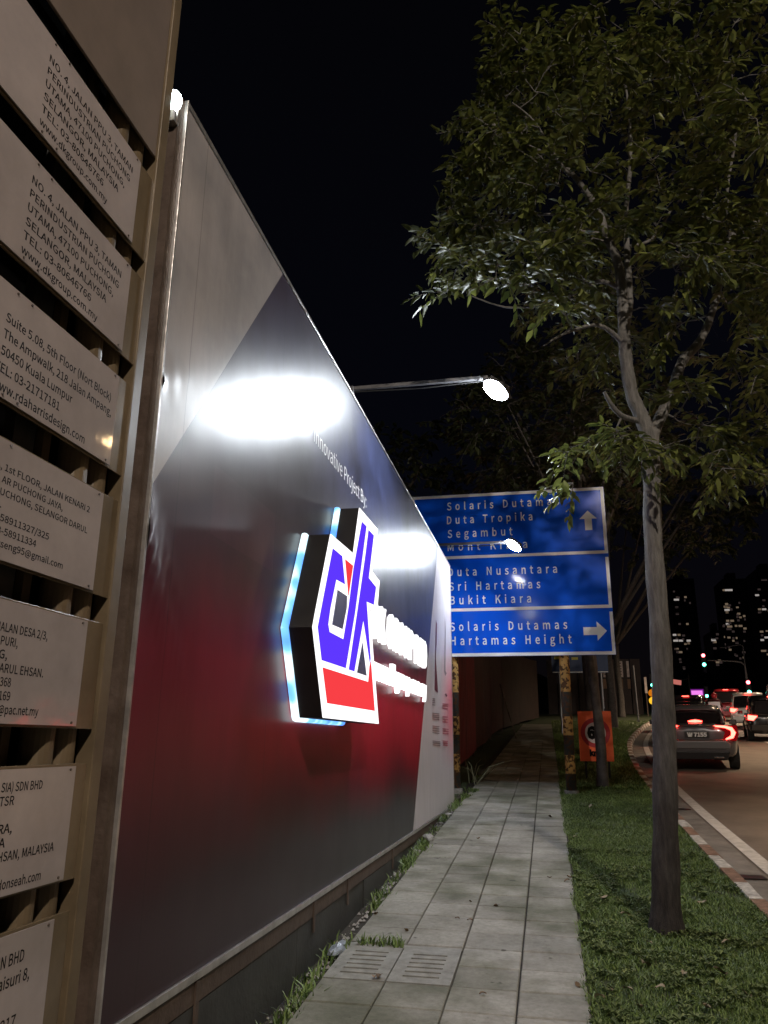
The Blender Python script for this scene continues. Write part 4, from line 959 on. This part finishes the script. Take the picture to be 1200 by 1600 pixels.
def rl(x0,x1,y0,y1,n,bias='win_d'):
    return [(r3.uniform(x0,x1), r3.uniform(y0,y1), r3.uniform(.6,1.3), r3.choice(['win_d','win_d','win_y',bias])) for _ in range(n)]
tower(1046,1084,905, [(1056,937,1.6,'win_w'),(1059,937,1,'win_w'),(1053,924,.8,'win_d'),(1071,933,1,'win_y'),(1058,933,1,'win_d'),(1054,992,1.4,'win_w'),(1061,992,1.2,'win_y'),(1068,993,1.2,'win_d'),(1056,1001,2,'win_w'),(1064,1001,1.6,'win_w'),(1076,1001,1.6,'win_w'),(1076,1005,1,'win_y'),(1071,1006,1,'win_y'),(1057,1014,1.8,'win_d'),(1063,1019,1.6,'win_y'),(1059,1019,1.2,'win_d'),(1074,975,1,'win_y'),(1062,975,1,'win_d')]+rl(1050,1082,930,1055,14), 'left lit apartment tower beside the main tree trunk')
tower(1128,1166,905, [(1136,922,1.8,'win_w'),(1141,922,1.8,'win_w'),(1131,922,1,'win_y'),(1134,948,1.6,'win_y'),(1138,949,1.2,'win_y'),(1136,953,2,'win_w'),(1142,952,1,'win_d'),(1137,970,1.2,'win_y'),(1144,970,1.4,'win_y'),(1137,975,1.4,'win_w'),(1140,979,2,'win_y'),(1139,983,2,'win_d'),(1157,978,1.5,'win_y'),(1164,982,1.2,'win_y'),(1139,996,1.2,'win_y'),(1157,965,1,'win_y')]+rl(1130,1164,940,1030,34), 'middle lit apartment tower with the densest windows')
tower(1112,1130,985, [(1115,1000,1.6,'win_w'),(1117,1003,1.2,'win_y'),(1117,1013,1.2,'win_d'),(1121,971+20,1,'win_d')]+rl(1113,1128,992,1040,6), 'lowest dark tower left of the middle tower', -40)
tower(1180,1216,890, [(1194,906,2.4,'win_d'),(1186,921,1.2,'win_d'),(1183,930,1.6,'win_w'),(1194,952,1.7,'win_w'),(1187,952,1.4,'win_y'),(1187,957,1.4,'win_d'),(1190,987,1.4,'win_y'),(1198,996,1.8,'win_w'),(1191,1000,1.4,'win_w'),(1193,1017,2,'win_y')]+rl(1183,1214,900,1050,12), 'right lit apartment tower at the edge of the view', 25)
# dark wooded rise that hides their feet
b = MB(); N_ = 60
for i in range(N_+1):
    x = -80 + 420*i/N_; hgt = 7+4*math.sin(i*.7)+3*math.sin(i*1.9+1)
    b.v += [(x, 330+10*math.sin(i*.4), gz(200)-2), (x, 332+10*math.sin(i*.4), gz(330)+hgt*.55), (x, 350, gz(330)+hgt), (x, 400, gz(330)+hgt)]
for i in range(N_):
    for k in range(3): a = i*4+k; b.f.append((a,a+1,a+5,a+4))
M['wood'] = mat('far_wood', (.02,.022,.014), .95, var=.5, vscale=.1)
tag(b.build('hill', M['wood'], smooth=True), kind='structure')

# ------------------------------------------------------------------ trees
def leaves_mesh(name, P, D, U, Ls, Ws):
    """numpy: centres, direction, normals, sizes -> folded 6-vertex leaves"""
    n = len(P); Sd = np.cross(D, U); Sd /= np.linalg.norm(Sd, axis=1)[:,None]+1e-9; U = np.cross(Sd, D)
    L = Ls[:,None]; W_ = Ws[:,None]
    v = np.stack([P, P+D*L*.35+Sd*W_*.5+U*W_*.12, P+D*L*.75+Sd*W_*.32-D*0+U*W_*.04, P+D*L-U*L*.12, P+D*L*.75-Sd*W_*.32+U*W_*.04, P+D*L*.35-Sd*W_*.5+U*W_*.12, P+D*L*.5-U*W_*.05], axis=1).reshape(-1,3)
    base = (np.arange(n)*7)[:,None,None]
    f = (np.array([[0,1,6],[1,2,6],[2,3,6],[3,4,6],[4,5,6],[5,0,6]])[None]+base).reshape(-1)
    me = bpy.data.meshes.new(name); me.vertices.add(n*7); me.vertices.foreach_set('co', v.astype(np.float32).ravel())
    me.loops.add(n*18); me.loops.foreach_set('vertex_index', f.astype(np.int32)); me.polygons.add(n*6); me.polygons.foreach_set('loop_start', np.arange(0,n*18,3,dtype=np.int32)); me.update(); me.validate()
    return me
def grow(limbs, attract, r, trunk_mat, leaf_mat, parent, ML, leaf=(.085,.038), per=16, twigs=3, spread=.28, droop=.35, tmax=.012, scale=1.0):
    """limbs: polylines with radii; attract: cluster centres reached by thin branches"""
    nodes = []; b = MB()
    for pts, rad in limbs:
        sm = []; rs_ = []
        for i in range(len(pts)-1):
            p0 = Vector(pts[max(i-1,0)]); p1 = Vector(pts[i]); p2 = Vector(pts[i+1]); p3 = Vector(pts[min(i+2,len(pts)-1)])
            for k in range(5):
                t = k/5; sm.append(.5*((2*p1)+(p2-p0)*t+(2*p0-5*p1+4*p2-p3)*t*t+(3*p1-p0-3*p2+p3)*t**3)); rs_.append(rad[i]*(1-t)+rad[i+1]*t)
        sm.append(Vector(pts[-1])); rs_.append(rad[-1])
        rs_ = [q*(1+.05*math.sin(i*1.7)) for i, q in enumerate(rs_)]
        if rad[0] < .05: rs_ = [q*.84 for q in rs_]
        b.tube(sm, rs_, 14 if rad[0] > .05 else 8)
        for p_, r_ in zip(sm, rs_): nodes.append((p_, r_))
    trunk = b.build('trunk', trunk_mat, parent, smooth=True); trunk.matrix_parent_inverse = ML
    lo = min(n_[0].z for n_ in nodes); nz_ = [n_ for n_ in nodes if n_[0].z > lo + (max(m_[0].z for m_ in nodes)-lo)*.40]
    NP = np.array([tuple(n_[0]) for n_ in nz_]); NR = [n_[1] for n_ in nz_]
    br = MB(); att = [Vector(a) for a in attract]
    d0 = [np.min(np.linalg.norm(NP-np.array(a), axis=1)) for a in att]
    P=[]; D=[]; U=[]
    for i in np.argsort(d0):
        a = att[i]; dist = np.linalg.norm(NP-np.array(a), axis=1) + .5*np.maximum(0, NP[:,2]-a.z)
        j = int(np.argmin(dist)); s_ = Vector(NP[j]); r0 = min(NR[j]*.7, .008+.012*float(dist[j]))*1.0
        n_ = max(3, int((a-s_).length/.18)); pl = []; wob = Vector((r.gauss(0,.06),r.gauss(0,.06),r.gauss(0,.04)))*scale
        for k in range(n_+1):
            t = k/n_; pl.append(s_.lerp(a,t) + wob*math.sin(t*math.pi) + Vector((r.gauss(0,.012),r.gauss(0,.012),r.gauss(0,.012)))*scale*(0<k<n_))
        rr = [r0*(1-.72*k/n_) for k in range(n_+1)]; br.tube(pl, rr, 5, False)
        NP = np.vstack([NP, np.array([tuple(q) for q in pl[1:]])]); NR += rr[1:]
        dirm = (a-s_).normalized()
        for _ in range(twigs):
            d = Vector((r.gauss(0,1),r.gauss(0,1),r.gauss(0,.7)-.1)); d = (d.normalized()+dirm*.8).normalized(); ln_ = spread*r.uniform(.6,1.25)
            e_ = a + d*ln_ - Vector((0,0,droop*ln_*.5)); mid = a.lerp(e_,.5)+Vector((0,0,.03*scale))
            br.tube([a,mid,e_], [.0045*scale,.003*scale,.0015*scale], 4, False)
            for q in range(per):
                t = .12+.9*q/per; base = (a.lerp(mid,t*2) if t<.5 else mid.lerp(e_,t*2-1))
                side = d.cross(Vector((0,0,1))); side = side.normalized() if side.length>1e-3 else Vector((1,0,0))
                ld = (side*(1 if q%2 else -1)*r.uniform(.6,1.1)+d*r.uniform(.3,.9)+Vector((r.gauss(0,.25),r.gauss(0,.25),r.gauss(0,.3)-droop))).normalized()
                P.append(tuple(base+ld*.012)); D.append(tuple(ld)); u = Vector((r.gauss(0,.35),r.gauss(0,.35),1)); U.append(tuple(u))
    bo = br.build('branches', trunk_mat, parent, smooth=True); bo.matrix_parent_inverse = ML; bo['kind'] = 'stuff'
    P=np.array(P); D=np.array(D); U=np.array(U); n_=len(P)
    me = leaves_mesh('foliage', P, D, U, leaf[0]*rng.uniform(.5,1.35,n_), leaf[1]*rng.uniform(.6,1.3,n_)); me.materials.append(leaf_mat)
    o = link('foliage', me, None, parent); o.matrix_parent_inverse = ML; o['kind'] = 'stuff'
def leaf_material(nm, c1, c2, tr=.35):
    m_ = bpy.data.materials.new(nm); m_.use_nodes = True; n = m_.node_tree; b_ = n.nodes['Principled BSDF']; L = n.links
    g = n.nodes.new('ShaderNodeNewGeometry'); r_ = n.nodes.new('ShaderNodeValToRGB'); L.new(g.outputs['Random Per Island'], r_.inputs[0])
    r_.color_ramp.elements[0].color = (*c1,1); r_.color_ramp.elements[1].color = (*c2,1)
    L.new(r_.outputs[0], b_.inputs['Base Color']); b_.inputs['Roughness'].default_value = .45
    t_ = n.nodes.new('ShaderNodeBsdfTranslucent'); L.new(r_.outputs[0], t_.inputs[0]); mx = n.nodes.new('ShaderNodeMixShader'); mx.inputs[0].default_value = tr
    L.new(b_.outputs[0], mx.inputs[1]); L.new(t_.outputs[0], mx.inputs[2]); L.new(mx.outputs[0], n.nodes['Material Output'].inputs[0]); return m_
M['leafA'] = leaf_material('leaf_green', (.035,.052,.013), (.19,.215,.052))
M['leafD'] = leaf_material('leaf_dark', (.025,.035,.012), (.06,.075,.028))
def ell(c, R_, n_, r, shell=.0):
    out = []
    while len(out) < n_:
        v = Vector((r.uniform(-1,1),r.uniform(-1,1),r.uniform(-1,1)))
        if v.length <= 1 and v.length > shell: out.append(Vector(c)+Vector((v.x*R_[0],v.y*R_[1],v.z*R_[2])))
    return out
r = random.Random(11)
from mathutils import noise
TP = lambda px, py, y=6.22: tuple(at_y(px, py, y))
mt_ = root('street_tree', (.73, 6.22, gz(6.22)), 'large leafy tree forking high up, thick dark trunk standing in the grass verge', 'tree'); MT = Matrix.Translation(-mt_.location)
bx0 = Vector(TP(1043,1455)); 
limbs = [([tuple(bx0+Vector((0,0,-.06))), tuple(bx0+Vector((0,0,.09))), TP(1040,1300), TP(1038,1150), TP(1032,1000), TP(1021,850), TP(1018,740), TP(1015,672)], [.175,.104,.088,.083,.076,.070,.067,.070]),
 ([TP(1015,685), TP(1002,650), TP(987,615,6.2), TP(978,560,6.15), TP(975,520,6.1), TP(972,460,6.1), TP(965,410,6.1), TP(948,370,6.05), TP(935,330,6.0), TP(905,285,5.9), TP(870,250,5.8), TP(818,225,5.7)], [.069,.060,.054,.052,.050,.045,.038,.034,.030,.024,.018,.012]),
 ([TP(976,520,6.12), TP(984,470,6.3), TP(980,400,6.45), TP(978,330,6.5), TP(985,250,6.6), TP(980,150,6.7), TP(960,60,6.7)], [.042,.036,.034,.028,.022,.015,.010]),
 ([TP(1018,680), TP(1035,645,6.3), TP(1052,605,6.4), TP(1066,565,6.5), TP(1092,535,6.6), TP(1112,490,6.65), TP(1130,420,6.7), TP(1142,370,6.7), TP(1185,345,6.8), TP(1240,300,6.8)], [.058,.046,.044,.044,.038,.032,.028,.024,.016,.010]),
 ([TP(1142,372,6.7), TP(1136,300,6.6), TP(1150,200,6.5), TP(1140,90,6.4)], [.022,.018,.013,.008]),
 ([TP(1000,658), TP(972,650,6.05), TP(955,632,5.95), TP(944,612,5.9)], [.032,.027,.022,.014]),
 ([TP(975,538,6.12), TP(950,515,6.0), TP(925,508,5.9), TP(880,522,5.8), TP(850,540,5.7)], [.028,.022,.018,.012,.006]),
 ([TP(967,450,6.1), TP(935,440,6.1), TP(890,462,6.15), TP(850,476,6.2), TP(790,480,6.2), TP(730,460,6.2)], [.026,.022,.018,.015,.010,.006]),
 ([TP(935,365,6.05), TP(905,360,6.1), TP(860,335,6.2), TP(800,345,6.3), TP(730,360,6.3)], [.022,.018,.014,.010,.006]),
 ([TP(985,385,6.45), TP(1020,372,6.6), TP(1055,320,6.8), TP(1100,280,6.9)], [.020,.018,.013,.008]),
 ([TP(890,275,5.85), TP(865,240,5.7), TP(835,190,5.6), TP(800,160,5.5)], [.018,.014,.010,.006])]
att = ell((1.15,6.7,6.5), (2.15,1.9,2.35), 350, r, .30)
att += ell((-.25,6.1,6.9), (.75,1.0,1.0), 34, r) + ell((-.65,6.2,5.75), (.42,.8,.45), 20, r) + ell((.5,6.2,8.0),(1.0,1.2,.6),30,r) + ell((.45,6.3,5.4),(.6,.7,.7),26,r) + ell((.55,5.6,5.7),(.9,.4,.9),26,r) + ell((1.6,5.9,5.2),(.6,.4,.8),16,r) + ell((-.35,6.1,7.2),(.6,.8,.9),22,r)
att += ell((.0,6.2,5.1), (.75,.7,.35), 18, r) + ell((-.45,6.6,5.0), (.45,.6,.35), 14, r) + ell((.50,6.0,3.80), (.42,.45,.28), 11, r) + ell((1.7,6.3,4.0), (.75,.8,.50), 34, r) + ell((2.4,6.6,5.2),(.8,1,.7),22,r)
def ok(a):
    v = a - CAM; d = v.dot(fw); px = 600+FOC*v.dot(RT)/d; py = 800-FOC*v.dot(UP)/d
    if 1070 < px < 1135 and 440 < py < 640 and r.random() < .85: return False
    if px < 930 and py > 600 and a.z < 4.6 and py < 640: return False
    if 640 < px < 885 and 548 < py < 760: return False
    if (a - Vector((-.36,7.0,4.89))).length < 1.15: return False
    if px < 680 or (px < 718 and py < 330) or (px < 775 and py < 150): return False
    if noise.noise(a*1.15) < -.34: return False
    if px < 870 and py > 640: return False
    return True
att = [a for a in att if ok(a)]
grow(limbs, att, r, M['bark_shaded'], M['leafA'], mt_, MT, leaf=(.105,.046), per=12, twigs=4, spread=.30)

def bgtree(x, y, trunk_r, fork, crown, R_, label, n_, seed, lf=(.17,.08)):
    rr = random.Random(seed); t_ = root('verge_tree', (x,y,gz(y)), label, 'tree', 'trees beyond the big road sign'); MM = Matrix.Translation(-t_.location)
    c = Vector(crown); b0 = Vector((x,y,gz(y)-.1)); fk = Vector((x+rr.uniform(-.1,.1),y,gz(y)+fork))
    lm = [([tuple(b0), tuple(b0.lerp(fk,.3)+Vector((.03,0,0))), tuple(b0.lerp(fk,.7)-Vector((.04,0,0))), tuple(fk)], [trunk_r*1.25,trunk_r,trunk_r*.9,trunk_r*.8])]
    for k in range(5):
        a = k*1.26+rr.uniform(-.3,.3); e_ = c+Vector((math.cos(a)*R_[0]*.6, math.sin(a)*R_[1]*.6, rr.uniform(-.1,.5)*R_[2]))
        lm.append(([tuple(fk), tuple(fk.lerp(e_,.5)+Vector((0,0,.2))), tuple(e_)], [trunk_r*.55,trunk_r*.35,trunk_r*.12]))
    grow(lm, ell(c, R_, n_, rr, .35), rr, M['barkD'], M['leafD'], t_, MM, leaf=lf, per=9, twigs=4, spread=.55, scale=1.6)
bgtree(.86, 14.75, .085, 3.6, (.55,15.6,7.9), (2.2,1.8,1.9), 'thin grey tree in front of the orange speed board, crown above the blue sign', 120, 21)
bgtree(1.05, 20.5, .19, 4.2, (.9,21,10.2), (3.4,3,3.0), 'thick black trunked tree just behind the orange speed board', 120, 22, (.24,.11))
bgtree(3.0, 40, .20, 4.5, (6.5,41,14.0), (5.5,4,4.0), 'dark tree overhanging the queue of cars beyond the bend', 120, 23, (.34,.16))
bgtree(-6.5, 26, .22, 5.0, (-5.0,27,9.5), (4.5,4,3.6), 'dark tree standing behind the red hoarding', 120, 24, (.30,.14))
bgtree(5.0, 58, .22, 5.0, (11,60,19.0), (8,5,4.0), 'far dark tree near the junction', 110, 25, (.5,.22))

# ------------------------------------------------------------------ grass, weeds, litter
def blades(name, pts, hmin, hmax, wmin, wmax, mat_, lean=.6):
    n_ = len(pts); P = np.array(pts); a = rng.uniform(0,2*np.pi,n_); h = rng.uniform(hmin,hmax,n_); w_ = rng.uniform(wmin,wmax,n_); ln_ = rng.uniform(.2,lean,n_)*h
    dx = np.stack([np.cos(a),np.sin(a),0*a],1); sd = np.stack([-np.sin(a),np.cos(a),0*a],1)
    v = np.stack([P-sd*w_[:,None]/2, P+sd*w_[:,None]/2, P+dx*(ln_*.4)[:,None]+sd*(w_*.4)[:,None]+np.stack([0*a,0*a,h*.65],1), P+dx*(ln_*.4)[:,None]-sd*(w_*.4)[:,None]+np.stack([0*a,0*a,h*.65],1), P+dx*(ln_*1.2)[:,None]+np.stack([0*a,0*a,h],1)],1).reshape(-1,3)
    base = (np.arange(n_)*5)[:,None]
    tri = np.array([[0,1,2],[0,2,3],[3,2,4]])
    f = (tri[None]+base[:,:,None]).reshape(-1)
    me = bpy.data.meshes.new(name); me.vertices.add(n_*5); me.vertices.foreach_set('co', v.astype(np.float32).ravel()); me.loops.add(n_*9); me.loops.foreach_set('vertex_index', f.astype(np.int32))
    me.polygons.add(n_*3); me.polygons.foreach_set('loop_start', np.arange(0,n_*9,3,dtype=np.int32)); me.update(); me.validate(); me.materials.append(mat_)
    return me
M['grass'] = leaf_material('grass_blade', (.05,.088,.022), (.21,.30,.085), .2)
from mathutils import noise
def verge_pts(n_, y0, y1):
    out = []
    ky = np.array([p.y for p in KS]); kx = np.array([p.x for p in KS])
    ys_ = y0 + (y1-y0)*rng.random(n_)**1.35; xr = np.interp(ys_, ky, kx)
    xs_ = .155 + (xr-.16)*rng.random(n_)
    for x, y in zip(xs_, ys_):
        nn_ = noise.noise(Vector((x*1.7,y*1.7,0)))*.7+noise.noise(Vector((x*6,y*6,3)))*.7
        if nn_ < rng.uniform(-.55,.15) and rng.random() < .9: continue
        out.append((x, y, gz(y)-.012))
    return out
g1 = link('grass', blades('grass', verge_pts(210000, 3.4, 15), .014, .042, .0035, .0085, M['grass'], 1.3)); tag(g1, 'short green grass with bare patches covering the verge between path and kerb', 'grass', kind='stuff')
def rosettes(pts, mat_):
    q = MB()
    for x, y in pts:
        n_ = r.randint(4,8); a0 = r.uniform(0,6.28); L_ = r.uniform(.018,.045)
        for k in range(n_):
            a = a0+k*6.28/n_+r.uniform(-.3,.3); l = L_*r.uniform(.7,1.2); w_ = l*.30; z = gz(y)+.012+r.uniform(0,.02)
            dx, dy = math.cos(a), math.sin(a); q.add([(x,y,z-.006),(x+dx*l*.55-dy*w_,y+dy*l*.55+dx*w_,z+l*.35),(x+dx*l,y+dy*l,z+l*.15),(x+dx*l*.55+dy*w_,y+dy*l*.55-dx*w_,z+l*.35)], [(0,1,2),(0,2,3)])
    return q.build('broadleaf_weeds', mat_)
M['weedleaf'] = leaf_material('weed_leaf', (.04,.07,.02), (.20,.26,.10), .15)
rp_ = [(p_[0],p_[1]) for p_ in verge_pts(2600, 3.5, 9) if noise.noise(Vector((p_[0]*2.2,p_[1]*2.2,9))) > -.05]
tag(rosettes(rp_, M['weedleaf']), 'broad leaved weeds scattered through the grass nearest the viewer', 'weeds', kind='stuff')
cr = [(.150+rng.normal(0,.014)-abs(rng.normal(0,.012))*(noise.noise(Vector((0,y*2.5,7)))>.05), y, gz(y)-.004) for y in 3.6+12*rng.random(2600) if noise.noise(Vector((0,y*1.3,2))) > -.25]
tag(link('creeping_grass', blades('creeping_grass', cr, .012, .04, .004, .009, M['grass'], 1.8)), 'grass creeping over the right edge of the paving', 'grass', kind='stuff')
g2 = link('far_grass', blades('far_grass', verge_pts(60000, 14.5, 50), .03, .08, .010, .022, M['grass'], 1.2)); tag(g2, 'darker grass of the verge beyond the blue sign', 'grass', kind='stuff')
wp = []
for k in range(150):
    y = 3.6+rng.random()**1.3*13; 
    if noise.noise(Vector((0,y*1.1,5))) < -.15: continue
    x = -1.42+rng.normal(0,.022); 
    for _ in range(int(rng.integers(4,17))): wp.append((x+rng.normal(0,.03), y+rng.normal(0,.05), gz(y)-.03))
for _ in range(110): 
    x = rng.uniform(-1.30,-1.0); y = 5.57+rng.normal(0,.025); wp.append((x, y, gz(y)-.01))
for cx_, cy_, nn_ in ((-1.40,4.35,60),(-1.39,4.6,50),(-1.41,8.2,200),(-1.40,8.8,200),(-1.42,9.3,150),(-1.40,12.2,250),(-1.36,13.2,260),(-1.3,14.0,200)):
    for _ in range(nn_): wp.append((cx_+rng.normal(0,.035), cy_+rng.normal(0,.13), gz(cy_)-.03))
wd = link('weeds', blades('weeds', wp, .025, .085, .006, .016, M['grass'], 1.4)); tag(wd, 'low weeds growing in the dirt gap between billboard and path', 'weeds', kind='stuff')
# long dry blades by the hoarding
q = MB()
for k in range(9):
    a = r.uniform(.2,2.6); L_ = r.uniform(.5,.95); x0, y0 = -1.42+r.uniform(-.1,.1), 15.3+r.uniform(-.5,.5)
    e_ = Vector((math.cos(a)*L_*.8, r.uniform(-.2,.2), L_*.45)); s_ = Vector((x0,y0,gz(y0)-.02)); q.tube([s_, s_+e_*.5+Vector((0,0,.12)), s_+e_], [.012,.010,.003], 4)
ag = q.build('long_leaved_plant', mat('dry_blade', (.22,.22,.13), .7, var=.3, vscale=6)); tag(ag, 'clump of long pale strap leaves at the foot of the far end of the billboard', 'plant')
# rubble in the gap
def stone(name, x, y, sx_, sy_, sz_, mt, label, cat='stone', group=None, rzz=0.0):
    bm = bmesh.new(); bmesh.ops.create_icosphere(bm, subdivisions=2, radius=1)
    for v in bm.verts:
        nn_ = noise.noise(v.co*1.3+Vector((x*7,y*5,0)))*.45; v.co = v.co*(1+nn_); v.co.x *= sx_; v.co.y *= sy_; v.co.z *= sz_
    me = bpy.data.meshes.new(name); bm.to_mesh(me); bm.free(); o = link(name, me, mt); o.location = (x,y,gz(y)-.02+sz_*.6); o.rotation_euler = (0,0,rzz); return tag(o, label, cat, group)
stone('plastic_bag', -1.40, 5.42, .05,.17,.035, mat('bag', (.24,.27,.32), .35, var=.3, vscale=14, bump=.5, bscale=30), 'crumpled pale blue plastic bag in the gap beside the drain grates', 'bag')
stone('concrete_lump', -1.40, 9.35, .06,.15,.05, M['rubble'], 'largest pale concrete lump lying in the weeds under the middle of the billboard', rzz=.2)
stone('concrete_lump', -1.41, 8.62, .04,.07,.03, M['rubble'], 'small pale concrete lump just nearer than the largest one')
stone('concrete_lump', -1.40, 11.2, .05,.12,.035, M['rubble'], 'flat grey concrete lump near the white end of the billboard')
gp = MB()
for k in range(500):
    y = 3.6+9*r.random()**1.2; x = -1.43+r.gauss(0,.025); s_ = r.uniform(.004,.014); z = gz(y)-.032+s_*.5
    gp.add([(x-s_,y-s_,z),(x+s_,y-s_*.8,z),(x+s_*.8,y+s_,z),(x-s_,y+s_*.9,z),(x,y,z+s_*1.2)], [(0,1,4),(1,2,4),(2,3,4),(3,0,4)])
tag(gp.build('gravel', M['rubble']), 'loose gravel in the dirt gap under the billboard', 'gravel', kind='stuff')
# fallen leaves
def fl_mesh(seed):
    rr = random.Random(seed); b = MB(); L_ = .05; pts = []
    for i in range(5):
        t = i/4; w_ = math.sin(math.pi*min(1,t*.9+.08))*.018
        z = .004+.010*math.sin(t*3+seed)+rr.uniform(0,.004)
        b.v += [(-w_, L_*t, z+.006), (0, L_*t, z), (w_, L_*t, z+.008)]
    for i in range(4): a = i*3; b.f += [(a,a+1,a+4,a+3),(a+1,a+2,a+5,a+4)]
    me = b.mesh('fallen_leaf'); return me
fm = [fl_mesh(s) for s in range(4)]; fm2 = [m_.copy() for m_ in fm]
for m_ in fm: m_.materials.append(M['dead'])
for m_ in fm2: m_.materials.append(M['dead2'])
PL = ['largest brown leaf on the third paving column, middle of the path','brown leaf left of the middle joint, right one of a pair','brown leaf left of the middle joint, left one of a pair','brown leaf just above the pair by the middle joint','blackish curled leaf by the right edge of the paving, upper one','blackish curled leaf by the right edge of the paving, lower one','brown leaf a slab left of the two at the paving edge','biggest brown leaf in front of the left drain grate','brown leaf on the slab just beyond the middle drain grate','brown leaf on the left column beyond the grass tuft','brown leaf far along the path on its second column','brown leaf far along the path on its right column','brown leaf on the nearest right slabs of the path','brown leaf on the nearest slabs, third column','small brown crumb of leaf against the left drain grate']
for li_, (px, py, sc) in enumerate(((775,1417,1.1),(730,1440,.9),(718,1438,.8),(733,1410,.7),(886,1370,1.1),(890,1378,1.0),(855,1371,.8),(590,1532,1.2),(633,1456,.9),(588,1430,.9),(750,1310,1),(858,1277,1.2),(900,1540,.9),(749,1556,.8),(585,1528,.8))):
    p_ = on_ground(px,py); o = link('fallen_leaf', fm[r.randrange(4)]); o.location = (p_.x,p_.y,gz(p_.y)+.002); o.rotation_euler = (0,0,r.uniform(0,6.28)); o.scale = (sc,)*3
    tag(o, PL[li_], 'leaf', 'brown leaves on the paving')
for px, py, sc in ((928,1264,1.8),(902,1312,1.0),(949,1410,1.3),(970,1436,1.6),(1105,1415,1.4),(1093,1505,1.3),(1003,1518,1.7),(1118,1527,1.5),(960,1490,.8),(1070,1530,1),(1000,1580,1),(975,1555,1.2),(1140,1480,1),(925,1350,.8),(1010,1480,1),(958,1558,1.2),(1105,1580,1.2),(1040,1555,1.1),(1160,1560,1),(930,1570,1.3)):
    p_ = on_ground(px,py); o = link('fallen_leaf', fm2[r.randrange(4)]); o.location = (p_.x,p_.y,gz(p_.y)+.022); o.rotation_euler = (r.uniform(-.3,.3),r.uniform(-.3,.3),r.uniform(0,6.28)); o.scale = (sc,)*3
    tag(o, 'pale dry leaf lying in the grass of the verge', 'leaf', 'pale leaves in the grass')

# ------------------------------------------------------------------ street lamps beside the road (outside the frame, they light the place)
M['lantern'] = lamp_mat('lantern_lens', (1,.66,.32), 340)
def street_lamp(x, y, h_, out, power, col, label, zrot=0, cone=165):
    t_ = root('street_lamp', (x,y,gz(y)), label, 'street lamp', 'street lamps along the road')
    MB().tube([(0,0,-.1),(0,0,h_-.6),(out*.12,0,h_-.15),(out*.45,0,h_),(out,0,h_+.05)], [.11,.075,.06,.05,.045], 12).build('column', M['mast'], t_, smooth=True)
    MB().obox((out,0,h_+.06), Vector((.35,0,0)), Vector((0,.15,0)), Vector((0,0,.06))).build('lantern', M['mast'], t_, bevel=.02)
    MB().box((out-.28,-.12,h_-.012),(out+.28,.12,h_-.002)).build('lens', M['lantern'], t_)
    ld = bpy.data.lights.new('lantern_light', 'SPOT'); ld.energy = power; ld.color = col; ld.shadow_soft_size = .18; ld.spot_size = math.radians(cone); ld.spot_blend = .6
    lo = bpy.data.objects.new('lantern_light', ld); C.objects.link(lo); lo.parent = t_; lo.location = (out,0,h_-.08)
    if zrot: lo.rotation_euler = (zrot,0,0)
street_lamp(1.9, -7.5, 12.5, 2.6, 7600, (1,.87,.74), 'street lamp column on the kerb behind the viewer', math.radians(35))
street_lamp(15.2, 24, 10.7, -3, 11000, (1,.74,.50), 'street lamp column on the far side of the road opposite the grey sedan', 0, 96)
street_lamp(18.5, 50, 10, -3, 13000, (1,.74,.50), 'street lamp column farther up the far side of the road', 0, 140)
street_lamp(12.8, 10.5, 10, -3, 11500, (1,.72,.48), 'added unseen street lamp across the road beside the viewer, brightening the near road', 0, 84)  # extra lamp added out of view to brighten the near road and kerb
